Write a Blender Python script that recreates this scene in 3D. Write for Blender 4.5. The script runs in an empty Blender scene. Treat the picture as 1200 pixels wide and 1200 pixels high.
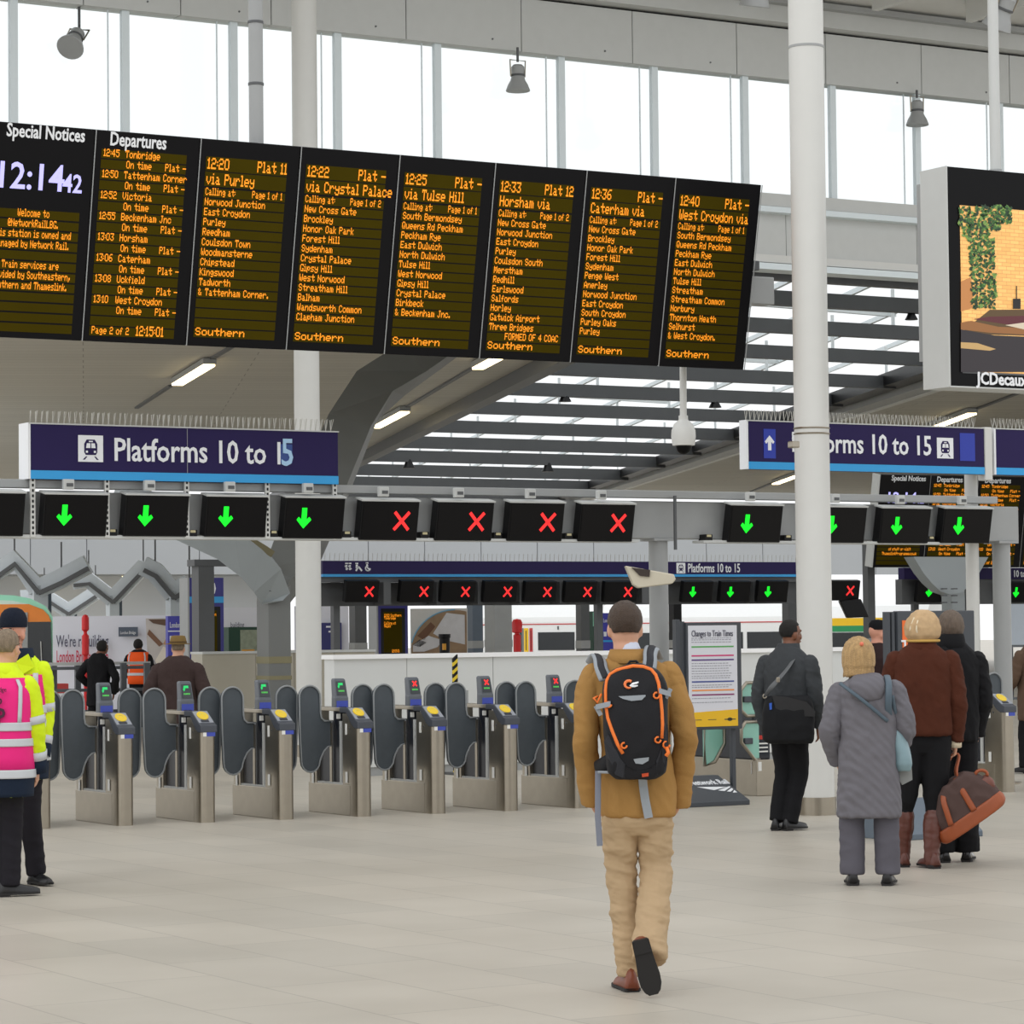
import bpy, bmesh, math, random
from mathutils import Vector, Matrix, Euler, noise
random.seed(7)
sc = bpy.context.scene
COL = sc.collection
V = Vector
# ------------------------------------------------------------------ camera
FPX, TH, PITCH, ROLL, CAMH = 3400.0, math.radians(30.4), math.atan(136/3400.), math.radians(.6), 1.7
_f0 = V((math.sin(TH)*math.cos(PITCH), math.cos(TH)*math.cos(PITCH), math.sin(PITCH)))
_r0 = V((math.cos(TH), -math.sin(TH), 0)); _u0 = _r0.cross(_f0)
FV = _f0; RV = _r0*math.cos(ROLL) - _u0*math.sin(ROLL); UV = _u0*math.cos(ROLL) + _r0*math.sin(ROLL)
cam_data = bpy.data.cameras.new('camera'); cam = bpy.data.objects.new('camera', cam_data); COL.objects.link(cam)
cam_data.sensor_width = 36; cam_data.lens = FPX/1200*36; cam_data.clip_end = 1000
_m = Matrix((RV, UV, -FV)).transposed().to_4x4(); _m.translation = (0, 0, CAMH); cam.matrix_world = _m
sc.camera = cam
# ------------------------------------------------------------------ light: a bright overcast sky
world = bpy.data.worlds.new('overcast_sky'); sc.world = world; world.use_nodes = True
wn = world.node_tree.nodes; wl = world.node_tree.links
bg = wn['Background']; bg.inputs[0].default_value = (0.98, 0.99, 1.0, 1); bg.inputs[1].default_value = 1.12
sun = bpy.data.lights.new('veiled_sun', 'SUN'); sun.energy = 0.55; sun.angle = math.radians(60)
so = bpy.data.objects.new('veiled_sun', sun); COL.objects.link(so); so.rotation_euler = Euler((math.radians(38), 0, math.radians(-58)))
sc.view_settings.view_transform = 'Standard'; sc.view_settings.look = 'None'
sc.view_settings.exposure = 0.0; sc.view_settings.gamma = 1.0; sc.view_settings.use_curve_mapping = False
# ------------------------------------------------------------------ helpers
def at(px, py, x=None, y=None, z=None, d=None):
    """the point of the place seen at a spot of the photograph, on a plane x=, y=, z= or at a distance"""
    r = FV + RV*((px-600)/FPX) + UV*((600-py)/FPX)
    if x is not None: t = x/r.x
    elif y is not None: t = y/r.y
    elif z is not None: t = (z-CAMH)/r.z
    else: t = d
    return r*t + V((0, 0, CAMH))
def lin(c):
    return tuple((v/255/12.92 if v/255 <= .04045 else ((v/255+.055)/1.055)**2.4) for v in c)
_mats = {}
def mat(name, col, rough=.6, metal=0., var=.08, scale=6., emit=0., spec=.5, bump=0., bscale=60., coat=0., srgb=True, detail=4, stretch=None):
    if name in _mats: return _mats[name]
    c = lin(col) if srgb else col
    m = bpy.data.materials.new(name); m.use_nodes = True
    nt = m.node_tree; n = nt.nodes; l = nt.links; b = n['Principled BSDF']
    b.inputs['Roughness'].default_value = rough; b.inputs['Metallic'].default_value = metal
    b.inputs['Specular IOR Level'].default_value = spec
    if coat: b.inputs['Coat Weight'].default_value = coat
    tc = n.new('ShaderNodeTexCoord')
    if emit:
        b.inputs['Base Color'].default_value = (*[v*.5 for v in c], 1)
        b.inputs['Emission Color'].default_value = (*c, 1); b.inputs['Emission Strength'].default_value = emit
    elif var > 0:
        no = n.new('ShaderNodeTexNoise'); no.inputs['Scale'].default_value = scale; no.inputs['Detail'].default_value = detail
        if stretch:
            mp = n.new('ShaderNodeMapping'); mp.inputs['Scale'].default_value = stretch; l.new(tc.outputs['Object'], mp.inputs['Vector']); l.new(mp.outputs['Vector'], no.inputs['Vector'])
        else: l.new(tc.outputs['Object'], no.inputs['Vector'])
        mx = n.new('ShaderNodeMix'); mx.data_type = 'RGBA'
        mx.inputs['A'].default_value = (*[max(0, v*(1-var)) for v in c], 1)
        mx.inputs['B'].default_value = (*[min(1, v*(1+var)) for v in c], 1)
        l.new(no.outputs['Fac'], mx.inputs['Factor']); l.new(mx.outputs['Result'], b.inputs['Base Color'])
    else: b.inputs['Base Color'].default_value = (*c, 1)
    if bump:
        nb = n.new('ShaderNodeTexNoise'); nb.inputs['Scale'].default_value = bscale; nb.inputs['Detail'].default_value = 6
        l.new(tc.outputs['Object'], nb.inputs['Vector'])
        bp = n.new('ShaderNodeBump'); bp.inputs['Strength'].default_value = bump; bp.inputs['Distance'].default_value = .02
        l.new(nb.outputs['Fac'], bp.inputs['Height']); l.new(bp.outputs['Normal'], b.inputs['Normal'])
    _mats[name] = m
    return m
def empty(name, loc=(0,0,0), rz=0., label=None, cat=None, group=None, kind=None):
    o = bpy.data.objects.new(name, None); COL.objects.link(o); o.empty_display_size = .1
    o.location = loc; o.rotation_euler = (0, 0, rz)
    return tag(o, label, cat, group, kind)
def tag(o, label=None, cat=None, group=None, kind=None):
    if label: o['label'] = label
    if cat: o['category'] = cat
    if group: o['group'] = group
    if kind: o['kind'] = kind
    return o
def inv(root):
    return (Matrix.Translation(root.location) @ root.rotation_euler.to_matrix().to_4x4()).inverted()
def copy_tree(o, parent=None):
    c = o.copy(); COL.objects.link(c)
    if parent: c.parent = parent
    for ch in list(o.children): copy_tree(ch, c)
    return c
class MB:
    """gathers shapes and links them as one mesh object"""
    def __init__(s): s.bm = bmesh.new()
    def _add(s, vs, fs):
        v = [s.bm.verts.new(p) for p in vs]
        for f in fs:
            try: s.bm.faces.new([v[i] for i in f])
            except ValueError: pass
        return v
    def box(s, lo, hi, M=None):
        x0,y0,z0 = lo; x1,y1,z1 = hi
        vs = [V(p) for p in ((x0,y0,z0),(x1,y0,z0),(x1,y1,z0),(x0,y1,z0),(x0,y0,z1),(x1,y0,z1),(x1,y1,z1),(x0,y1,z1))]
        if M: vs = [M @ p for p in vs]
        s._add(vs, ((3,2,1,0),(4,5,6,7),(0,1,5,4),(1,2,6,5),(2,3,7,6),(3,0,4,7))); return s
    def cbox(s, c, size, M=None):
        return s.box([a-b/2 for a,b in zip(c,size)], [a+b/2 for a,b in zip(c,size)], M)
    def rings(s, rings, cap=True, closed=False):
        n = len(rings[0]); vv = [[s.bm.verts.new(p) for p in r] for r in rings]
        k = len(rings)
        for i in range(k if closed else k-1):
            a, b = vv[i], vv[(i+1) % k]
            for j in range(n): s.bm.faces.new((a[j], a[(j+1)%n], b[(j+1)%n], b[j]))
        if cap and not closed:
            s.bm.faces.new(vv[0][::-1]); s.bm.faces.new(vv[-1])
        return s
    def tube(s, pts, r, n=10, flat=None, ref=None, cap=True, closed=False, rot=0.):
        """circle or ellipse swept along points; r: number, (rx,ry) or a list of them"""
        pts = [V(p) for p in pts]; k = len(pts)
        rs = r if isinstance(r, list) else [r]*k
        out = []; prev = None
        for i, p in enumerate(pts):
            if closed: t = pts[(i+1) % k] - pts[i-1]
            elif i == 0: t = pts[1]-pts[0]
            elif i == k-1: t = pts[-1]-pts[-2]
            else: t = (pts[i+1]-p).normalized() + (p-pts[i-1]).normalized()
            if t.length < 1e-9: t = V((0,0,1))
            t.normalize()
            rf = V(ref) if ref is not None else (prev if prev is not None else (V((1,0,0)) if abs(t.x) < .8 else V((0,1,0))))
            a = rf - t*rf.dot(t)
            if a.length < 1e-4: a = V((0,1,0)) - t*t.y
            a.normalize(); b = t.cross(a); prev = a
            rx, ry = rs[i] if isinstance(rs[i], tuple) else (rs[i], rs[i])
            out.append([p + a*(math.cos(q)*rx) + b*(math.sin(q)*ry) for q in [2*math.pi*j/n + rot for j in range(n)]])
        return s.rings(out, cap, closed)
    def cyl(s, p0, p1, r, r1=None, n=20): return s.tube([p0, p1], [r, r if r1 is None else r1], n)
    def bar(s, p0, p1, w, h, ref=(0,0,1)):
        """rectangular bar, w across ref, h along ref"""
        p0, p1 = V(p0), V(p1); t = (p1-p0).normalized(); a = V(ref) - t*V(ref).dot(t)
        if a.length < 1e-4: a = V((0,1,0)) - t*t.y
        a.normalize(); b = t.cross(a)
        return s.rings([[p + a*h/2*i + b*w/2*j for i,j in ((1,1),(1,-1),(-1,-1),(-1,1))] for p in (p0,p1)])
    def prism(s, poly, O, U, W, depth):
        """polygon (u,w) in the plane through O, thickened by depth along U x W"""
        O,U,W = V(O),V(U),V(W); N = U.cross(W).normalized()*depth
        return s.rings([[O+U*u+W*w for u,w in poly], [O+U*u+W*w+N for u,w in poly]])
    def quad(s, a, b, c, d): s._add([V(p) for p in (a,b,c,d)], ((0,1,2,3),)); return s
    def lathe(s, prof, c=(0,0,0), n=24):
        c = V(c)
        return s.rings([[c+V((r*math.cos(2*math.pi*j/n), r*math.sin(2*math.pi*j/n), z)) for j in range(n)] for r,z in prof])
    def ball(s, c, r, n=12, m=8, M=None):
        c = V(c); rx,ry,rz = r if isinstance(r, tuple) else (r,r,r)
        rg = []
        for i in range(m+1):
            th = math.pi*(i/m)*.998 + .003
            rg.append([c + (M @ V(q) if M else V(q)) for q in [(rx*math.sin(th)*math.cos(2*math.pi*j/n), ry*math.sin(th)*math.sin(2*math.pi*j/n), -rz*math.cos(th)) for j in range(n)]])
        return s.rings(rg)
    def build(s, name, m, parent=None, local=False, smooth=False, bevel=0., seg=2, keep=False):
        bm = s.bm
        bmesh.ops.recalc_face_normals(bm, faces=bm.faces)
        if parent is not None and not local: bm.transform(inv_all(parent))
        me = bpy.data.meshes.new(name); bm.to_mesh(me); bm.free()
        if m: me.materials.append(m)
        if smooth: me.polygons.foreach_set('use_smooth', [True]*len(me.polygons)); me.update()
        o = bpy.data.objects.new(name, me); COL.objects.link(o)
        if parent is not None: o.parent = parent
        if bevel:
            bv = o.modifiers.new('bevel', 'BEVEL'); bv.width = bevel; bv.segments = seg; bv.limit_method = 'ANGLE'; bv.angle_limit = .6
        if smooth == 'auto': autosmooth(o)
        return o
def inv_all(o):
    M = Matrix.Identity(4)
    while o is not None:
        M = (Matrix.Translation(o.location) @ o.rotation_euler.to_matrix().to_4x4()) @ M
        o = o.parent
    return M.inverted()
def autosmooth(o, ang=40):
    me = o.data
    bm = bmesh.new(); bm.from_mesh(me)
    for e in bm.edges:
        e.smooth = not (len(e.link_faces) == 2 and e.calc_face_angle(0) > math.radians(ang))
    for f in bm.faces: f.smooth = True
    bm.to_mesh(me); bm.free(); return o
def struct(o, label, cat=None): return tag(o, label, cat or 'structure', kind='structure')
# ---- lettering: outline lettering (built-in font) and 5x7 dot-matrix lettering, both as meshes
def text(body, size, O, U, W, m, name='lettering', parent=None, bold=0., depth=.003, align='LEFT', sx=1., res=2, fit=None):
    cu = bpy.data.curves.new(name, 'FONT'); cu.body = body; cu.size = size; cu.offset = bold; cu.extrude = depth; cu.align_x = align
    cu.resolution_u = res
    to = bpy.data.objects.new(name, cu); COL.objects.link(to)
    dg = bpy.context.evaluated_depsgraph_get(); me = bpy.data.meshes.new_from_object(to.evaluated_get(dg))
    bpy.data.objects.remove(to); bpy.data.curves.remove(cu)
    if fit:
        xs_ = [v.co.x for v in me.vertices]; sx = fit/(max(xs_)-min(xs_))
    U, W = V(U).normalized(), V(W).normalized(); N = U.cross(W)
    M = Matrix.Translation(V(O)) @ Matrix((U*sx, W, N)).transposed().to_4x4()
    if parent is not None: M = inv_all(parent) @ M
    me.materials.clear(); me.materials.append(m); me.name = name
    if name == 'sign_lettering' and ' ' in body:            # each word of a sign is a part of its own
        xs_ = sorted((min(me.vertices[i].co.x for i in p.vertices), max(me.vertices[i].co.x for i in p.vertices)) for p in me.polygons)
        cuts, hi = [], xs_[0][1]
        for a, b in xs_:
            if a-hi > .17*size: cuts.append((a+hi)/2)
            hi = max(hi, b)
        ed = [-1e9]+cuts+[1e9]; first = None
        for a, b in zip(ed[:-1], ed[1:]):
            bm = bmesh.new(); bm.from_mesh(me); bmesh.ops.delete(bm, geom=[v for v in bm.verts if not a <= v.co.x < b], context='VERTS')
            bm.transform(M); mw = bpy.data.meshes.new(name); bm.to_mesh(mw); bm.free(); mw.materials.append(m)
            o = bpy.data.objects.new('word', mw); COL.objects.link(o)
            if parent is not None: o.parent = parent
        return o
    me.transform(M)
    o = bpy.data.objects.new(name, me); COL.objects.link(o)
    if parent is not None: o.parent = parent
    return o
_F = ("0000000000 00005F0000 0007000700 147F147F14 242A7F2A12 2313086462 3649562050 0008070300 001C224100 0041221C00 2A1C7F1C2A 08083E0808 "
"0080703000 0808080808 0000606000 2010080402 3E4141413E 00427F4000 7249494946 2141494D33 1814127F10 2745454539 3C4A494931 4121110907 "
"3649494936 464949291E 0000140000 0040340000 0008142241 1414141414 0041221408 0201590906 3E415D594E 7C1211127C 7F49494936 3E41414122 "
"7F4141413E 7F49494941 7F09090901 3E41415173 7F0808087F 00417F4100 2040413F01 7F08142241 7F40404040 7F021C027F 7F0408107F 3E4141413E "
"7F09090906 3E4151215E 7F09192946 2649494932 03017F0103 3F4040403F 1F2040201F 3F4038403F 6314081463 0304780403 6159494D43").split()
_L = ("2054547840 7F28444438 3844444428 384444287F 3854545418 00087E0902 18A4A49C78 7F08040478 00447D4000 2040403D00 7F10284400 00417F4000 "
"7C04780478 7C08040478 3844444438 FC18242418 18242418FC 7C08040408 4854545424 04043F4424 3C4040207C 1C2040201C 3C4030403C 4428102844 "
"4C9090907C 4464544C44").split()
def dots(mb, s, O, U, W, cw, ch, align='L', spread=1.0):
    """dot-matrix line: O is the baseline start, cw/ch the pitch of the dots"""
    cols = []
    for c in s:
        if c == ' ': cols += [0,0,0,0]; continue
        g = _F[ord(c)-32] if ord(c) < 91 else (_L[ord(c)-97] if 'a' <= c <= 'z' else _F[13])
        b = [int(g[i*2:i*2+2], 16) for i in range(5)]
        while len(b) > 1 and b[0] == 0: b.pop(0)
        while len(b) > 1 and b[-1] == 0: b.pop()
        cols += b + [0]
    w = len(cols)*cw; off = {'L': 0, 'C': -w/2, 'R': -w}[align]
    O,U,W = V(O),V(U),V(W)
    for r in range(8):
        i = 0
        while i < len(cols):
            if cols[i] >> r & 1:
                j = i
                while j < len(cols) and cols[j] >> r & 1: j += 1
                a = O + U*(off+i*cw) + W*((6-r)*ch); b_ = U*((j-i)*cw*1.03); h = W*(ch*1.04)
                mb.quad(a, a+b_, a+b_+h, a+h); i = j
            else: i += 1
    return w
# ------------------------------------------------------------------ materials of the setting
def floor_material():
    m = bpy.data.materials.new('pale_stone_paving'); m.use_nodes = True
    nt = m.node_tree; n = nt.nodes; l = nt.links; b = n['Principled BSDF']
    tc = n.new('ShaderNodeTexCoord'); mp = n.new('ShaderNodeMapping'); mp.inputs['Rotation'].default_value = (0,0,math.pi/2)
    l.new(tc.outputs['Object'], mp.inputs['Vector'])
    br = n.new('ShaderNodeTexBrick'); l.new(mp.outputs['Vector'], br.inputs['Vector'])
    br.inputs['Color1'].default_value = (*lin((191,184,171)),1); br.inputs['Color2'].default_value = (*lin((182,176,164)),1)
    br.inputs['Mortar'].default_value = (*lin((160,154,144)),1)
    br.inputs['Scale'].default_value = 1.; br.inputs['Mortar Size'].default_value = .006; br.inputs['Mortar Smooth'].default_value = .3
    br.inputs['Brick Width'].default_value = 1.2; br.inputs['Row Height'].default_value = .6
    no = n.new('ShaderNodeTexNoise'); no.inputs['Scale'].default_value = .8; no.inputs['Detail'].default_value = 8
    l.new(tc.outputs['Object'], no.inputs['Vector'])
    mx = n.new('ShaderNodeMix'); mx.data_type = 'RGBA'; mx.blend_type = 'MULTIPLY'; mx.inputs['Factor'].default_value = .5
    rp = n.new('ShaderNodeValToRGB'); rp.color_ramp.elements[0].color = (.72,.71,.69,1); rp.color_ramp.elements[1].color = (1,1,1,1)
    rp.color_ramp.elements[0].position = .3; rp.color_ramp.elements[1].position = .68
    l.new(no.outputs['Fac'], rp.inputs['Fac']); l.new(br.outputs['Color'], mx.inputs['A']); l.new(rp.outputs['Color'], mx.inputs['B'])
    l.new(mx.outputs['Result'], b.inputs['Base Color']); b.inputs['Roughness'].default_value = .42; b.inputs['Specular IOR Level'].default_value = .4
    return m
def plank_material(name, col, dark, row, ang):
    m = bpy.data.materials.new(name); m.use_nodes = True
    nt = m.node_tree; n = nt.nodes; l = nt.links; b = n['Principled BSDF']
    tc = n.new('ShaderNodeTexCoord'); mp = n.new('ShaderNodeMapping'); mp.inputs['Rotation'].default_value = (0,0,ang)
    l.new(tc.outputs['Object'], mp.inputs['Vector'])
    br = n.new('ShaderNodeTexBrick'); l.new(mp.outputs['Vector'], br.inputs['Vector'])
    br.inputs['Color1'].default_value = (*lin(col),1); br.inputs['Color2'].default_value = (*[v*.93 for v in lin(col)],1); br.inputs['Mortar'].default_value = (*lin(dark),1)
    br.inputs['Scale'].default_value = 1.; br.inputs['Mortar Size'].default_value = .012; br.inputs['Brick Width'].default_value = 7.; br.inputs['Row Height'].default_value = row
    l.new(br.outputs['Color'], b.inputs['Base Color']); b.inputs['Roughness'].default_value = .7
    return m
def glass_material():
    m = bpy.data.materials.new('clear_glass'); m.use_nodes = True
    nt = m.node_tree; n = nt.nodes; l = nt.links; n.remove(n['Principled BSDF'])
    t = n.new('ShaderNodeBsdfTransparent'); t.inputs[0].default_value = (.96,.98,.98,1)
    g = n.new('ShaderNodeBsdfGlossy'); g.inputs['Roughness'].default_value = .03
    fr = n.new('ShaderNodeFresnel'); fr.inputs['IOR'].default_value = 1.3
    mx = n.new('ShaderNodeMixShader'); l.new(fr.outputs[0], mx.inputs[0]); l.new(t.outputs[0], mx.inputs[1]); l.new(g.outputs[0], mx.inputs[2])
    l.new(mx.outputs[0], n['Material Output'].inputs[0]); return m
WHITE = mat('white_paint', (214,214,210), .45, var=.03)
LIGHT = mat('light_grey_panel', (200,202,200), .5, var=.04)
GREY = mat('mid_grey_steel', (160,162,162), .45, var=.06)
DKGREY = mat('dark_grey_steel', (88,90,92), .5, var=.08)
SLAT = mat('charcoal_slat', (78,80,82), .5, var=.12, scale=2)
BLACK = mat('black_plastic', (16,16,18), .4, var=.1, spec=.25)
BLACKG = mat('black_gloss', (9,9,11), .4, var=.1, spec=.15)
STEEL = mat('brushed_steel', (166,158,144), .3, .9, var=.1, scale=9)
MULL = mat('mullion_grey', (226,236,240), .4, var=.03)
SOFFIT = plank_material('soffit_planks', (196,193,184), (150,147,138), .62, math.radians(22))
FARW = mat('far_ceiling_standin', (214,218,222), .6, var=.03, scale=.5)
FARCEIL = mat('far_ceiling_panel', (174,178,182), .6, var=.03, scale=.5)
GLASS = glass_material()
ROOFG = glass_material(); ROOFG.name = 'clear_polycarbonate'
_x = [n_ for n_ in ROOFG.node_tree.nodes if n_.type == 'MIX_SHADER'][0]; ROOFG.node_tree.links.remove(_x.inputs[0].links[0]); _x.inputs[0].default_value = .04
NAVY = mat('navy_sign', (38,27,78), .5, var=.05, spec=.2)
CYAN = mat('sky_blue_stripe', (40,160,226), .4, var=.03)
SIGNW = mat('sign_white', (240,242,245), .4, var=.01)
SIGNBLUE = mat('sign_royal_blue', (28,52,168), .4, var=.02)
RETRO = mat('reflective_tape', (196,200,204), .35, var=.06, scale=30)
# ------------------------------------------------------------------ floor
o = MB().box((-25,-6,-.2),(190,230,0)).build('floor', floor_material()); struct(o, 'pale grey stone paved concourse floor', 'floor')
# ------------------------------------------------------------------ clerestory wall (y = 37) over the mouth of the platforms
YC = 37.0
px_m = [16,147,274,396,513,658,767,873,976,1075,1172]
zt, zb = 10.28, 8.45
xs = [at(p, 150 if p < 880 else 180, y=YC).x for p in px_m]
xs = [xs[0]-1.9*k for k in (4,3,2,1)] + xs + [xs[-1]+1.9*k for k in range(1,11)]
rt = struct(empty('window_1', (xs[0], YC, zb)), 'tall clerestory strip of clear glazing above the departure board', 'window')
for a, b_ in zip(xs[:-1], xs[1:]):
    MB().box((a+.04,YC+.04,zb),(b_-.04,YC+.06,zt+.1)).build('pane', GLASS, rt)
    MB().box((b_-.055,YC-.03,zb),(b_+.055,YC+.05,zt+.1)).build('mullion', MULL, rt)
    MB().box((b_-.245,YC+.03,zb),(b_-.23,YC+.05,zt+.1)).build('glazing_bar', MULL, rt)
MB().box((xs[0]-.07,YC-.12,zb),(xs[0]+.07,YC+.12,zt+.1)).build('mullion', MULL, rt)
MB().box((xs[0],YC-.16,zb-.2),(xs[-1],YC+.16,zb)).build('window_sill', LIGHT, rt)
MB().box((xs[0],YC-.2,zb-.3),(xs[-1],YC+.1,zb-.21)).build('window_sill', MULL, rt)
X0, X1 = xs[0]-3, xs[-1]+2
r = struct(empty('wall_clerestory', (X0, YC, 7)), 'light grey panelled wall band under the clerestory glazing', 'wall')
pw = 2.6; x = X0
while x < X1: MB().box((x+.006,YC,7.5),(min(x+pw,X1)-.006,YC+.3,zb-.3)).build('cladding_panel', LIGHT, r); x += pw
MB().box((X0,YC-.06,7.38),(X1,YC+.34,7.5)).build('trim', WHITE, r); MB().box((X0,YC-.12,7.26),(X1,YC+.3,7.36)).build('trim', MULL, r)
# fascia and roof edge above the glazing
r = struct(empty('beam_clerestory', (X0, YC, zt)), 'pale grey panelled fascia beam along the top of the clerestory glazing', 'beam')
jx = [at(p, 40, y=YC-.1).x for p in (-120,-10,98,212,318,476,611,741,863,967,1079,1182)]
jx = [jx[0]-2.3*k for k in (3,2,1)] + jx + [jx[-1]+2.4*k for k in range(1,8)]
for a, b_ in zip(jx[:-1], jx[1:]):
    f = MB().box((a+.008,YC-.1,zt),(b_-.008,YC+.2,zt+.8)).build('fascia_panel', LIGHT, r)
    MB().cyl((b_-.5,YC-.1,zt+.14),(b_-.5,YC-.112,zt+.14),.014,n=8).build('bolt', DKGREY, f)
MB().box((jx[0],YC-.02,zt+.8),(jx[-1],YC+.2,zt+.84)).build('shadow_gap', BLACK, r)
MB().box((jx[0],YC-.35,zt+.84),(jx[-1],YC+.2,zt+1.12)).build('upper_fascia', LIGHT, r)
MB().box((jx[0],YC-.5,zt+1.1),(jx[-1],YC+.2,zt+1.19)).build('trim', GREY, r)
r = struct(empty('ceiling_concourse', (X0, YC, 12)), 'pale concourse roof edge with white ribs above the clerestory', 'ceiling')
MB().prism([(0,0),(6.5,1.15),(6.5,1.35),(0,.3)], (jx[0],YC-.2,zt+1.19), (0,-1,0), (0,0,1), -(jx[-1]-jx[0])).build('soffit_panel', WHITE, r)
for p in (905,1030,1140,1235):
    a = at(p, 8, y=YC-1.2)
    MB().box((a.x-.06,YC-3.6,zt+1.0),(a.x+.06,YC-1.1,zt+1.75)).build('rib', WHITE, r)
# ------------------------------------------------------------------ platform canopies: plank soffits either side of a slatted rooflight
ZC = 7.3; Y0 = 37.2
lx = lambda y: 30.6+(y-50.2)*.3785
rx = lambda y: 40.7+(y-51.1)*.4400
o = MB().prism([(12.6,Y0),(lx(Y0),Y0),(lx(106),106),(38.2,106)], (0,0,ZC), (1,0,0), (0,1,0), .3).build('ceiling_canopy', SOFFIT)
struct(o, 'shaded plank soffit of the platform canopy behind the departure board', 'ceiling')
o = MB().prism([(rx(Y0),Y0),(70,Y0),(106,102),(rx(102),102)], (0,0,ZC), (1,0,0), (0,1,0), .3).build('ceiling_canopy_right', SOFFIT)
struct(o, 'shaded plank soffit of the platform canopy behind the right hand sign', 'ceiling')
r = struct(empty('trim_rooflight', (lx(50),50,ZC)), 'steel edge beams along both sides of the slatted rooflight', 'trim')
MB().bar((lx(Y0),Y0,ZC-.05),(lx(120),120,ZC-.05),.35,.5).build('edge_beam', DKGREY, r)
MB().bar((lx(Y0)+.3,Y0,ZC+.25),(lx(120)+.3,120,ZC+.25),.08,.5).build('edge_beam', SLAT, r)
MB().bar((rx(Y0)-.1,Y0,ZC+.05),(rx(120)-.1,120,ZC+.05),.5,.3).build('edge_beam', BLACK, r)  # black bar stands in for the shadow gap along this edge
MB().bar((rx(Y0)+.55,Y0,ZC-.1),(rx(120)+.55,120,ZC-.1),.5,.24).build('edge_beam', GREY, r)
MB().bar((rx(Y0)+.9,Y0,ZC-.2),(rx(120)+.9,120,ZC-.2),.16,.1).build('edge_beam', WHITE, r)
r = struct(empty('ceiling_rooflight', (35,50,ZC)), 'glazed rooflight crossed by dark horizontal slats over the platforms', 'ceiling')
SY = [37.5,40.4,44.2,48.5,53.5,58.4,63.8,70.1,76.4,82.7,90.1,97.8,106,115]
for i, y in enumerate(SY):
    h = .24+.0030*(y-37)
    MB().box((lx(y)+.05,y-.09,ZC-h*.5),(rx(y)-.05,y+.09,ZC+h*.5)).build('slat', SLAT, r)
for i, y in enumerate(SY[:-1]):
    ym = (y+SY[i+1])/2
    x = lx(ym)+.8
    b = MB(); k = 0
    while x < rx(ym)-.8:                     # raking struts and light rafters between the slats
        b.bar((x+1.2,y+.1,ZC+.1),(x+1.2,y+.1,ZC+.85),.05,.05,(1,0,0)); x += 3.4
    if i % 2 == 0: b.bar((lx(y)+.3,y+.3,ZC+.5),(rx(y)-.2,SY[i+1]-.5,ZC+.85),.10,.09)
    b.build('rafter', mat('pale_rafter', (224,230,232), .4, var=.03), r)
for k in range(6):
    x0, x1 = lx(Y0)+(rx(Y0)-lx(Y0))*k/5, lx(115)+(rx(115)-lx(115))*k/5
    MB().bar((x0,Y0,ZC+.9),(x1,115,ZC+.9),.07,.1).build('glazing_bar', MULL, r)
for y, y2_ in zip(SY[:-1], SY[1:]):                 # one flat pane of clear polycarbonate per bay
    MB().quad((lx(y)+.2,y,ZC+.98),(rx(y)-.2,y,ZC+.98),(rx(y2_)-.2,y2_-.02,ZC+.98),(lx(y2_)+.2,y2_-.02,ZC+.98)).build('pane', ROOFG, r)
# pale far ends of the canopies
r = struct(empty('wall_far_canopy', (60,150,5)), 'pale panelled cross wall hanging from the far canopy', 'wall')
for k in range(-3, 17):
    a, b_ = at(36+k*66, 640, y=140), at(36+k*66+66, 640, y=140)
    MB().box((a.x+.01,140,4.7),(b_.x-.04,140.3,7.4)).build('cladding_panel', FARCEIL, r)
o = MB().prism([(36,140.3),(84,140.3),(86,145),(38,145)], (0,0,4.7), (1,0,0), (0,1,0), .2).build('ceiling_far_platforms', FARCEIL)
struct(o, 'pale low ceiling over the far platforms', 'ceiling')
o = MB().box((36,145,0),(at(335,700,y=145).x,145.3,4.9)).build('wall_far_ceiling_standin', FARW); struct(o, 'added pale wall in place of the bright ceiling far beyond the branching columns', 'wall')  # added wall, stands in for the bright far ceiling
# ------------------------------------------------------------------ columns
def column(p, r, h, label, foot=True, name='trim_column', joints=()):
    t = struct(empty(name, (p[0],p[1],0)), label, 'column')
    MB().cyl((p[0],p[1],.0),(p[0],p[1],h),r,n=40).build('shaft', WHITE, t, smooth='auto')
    if foot: MB().cyl((p[0],p[1],.0),(p[0],p[1],.16),r+.012,n=40).build('steel_foot', STEEL, t, smooth='auto')
    for z in joints: MB().lathe([(r+.001,z-.012),(r+.004,z-.01),(r+.004,z+.01),(r+.001,z+.012)],(p[0],p[1],0),40).build('joint', GREY, t)
    return t
c1 = column((17.45,35.2), .172, 12.2, 'white round column rising behind the long departure board')
c2 = column((15.55,21.15), .158, 12.6, 'white round column in front of the right hand platform sign', joints=(6.93,))
for z in (3.42, 3.47): MB().lathe([(.16,z-.008),(.168,z),(.16,z+.008)],(15.55,21.15,0),40).build('clamp_band', STEEL, c2)
cb = at(929, 521, d=25.7); MB().box(cb-V((.03,.04,.03)), cb+V((.05,.04,.03))).build('clamp_bolt', STEEL, c2, bevel=.01)
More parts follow.
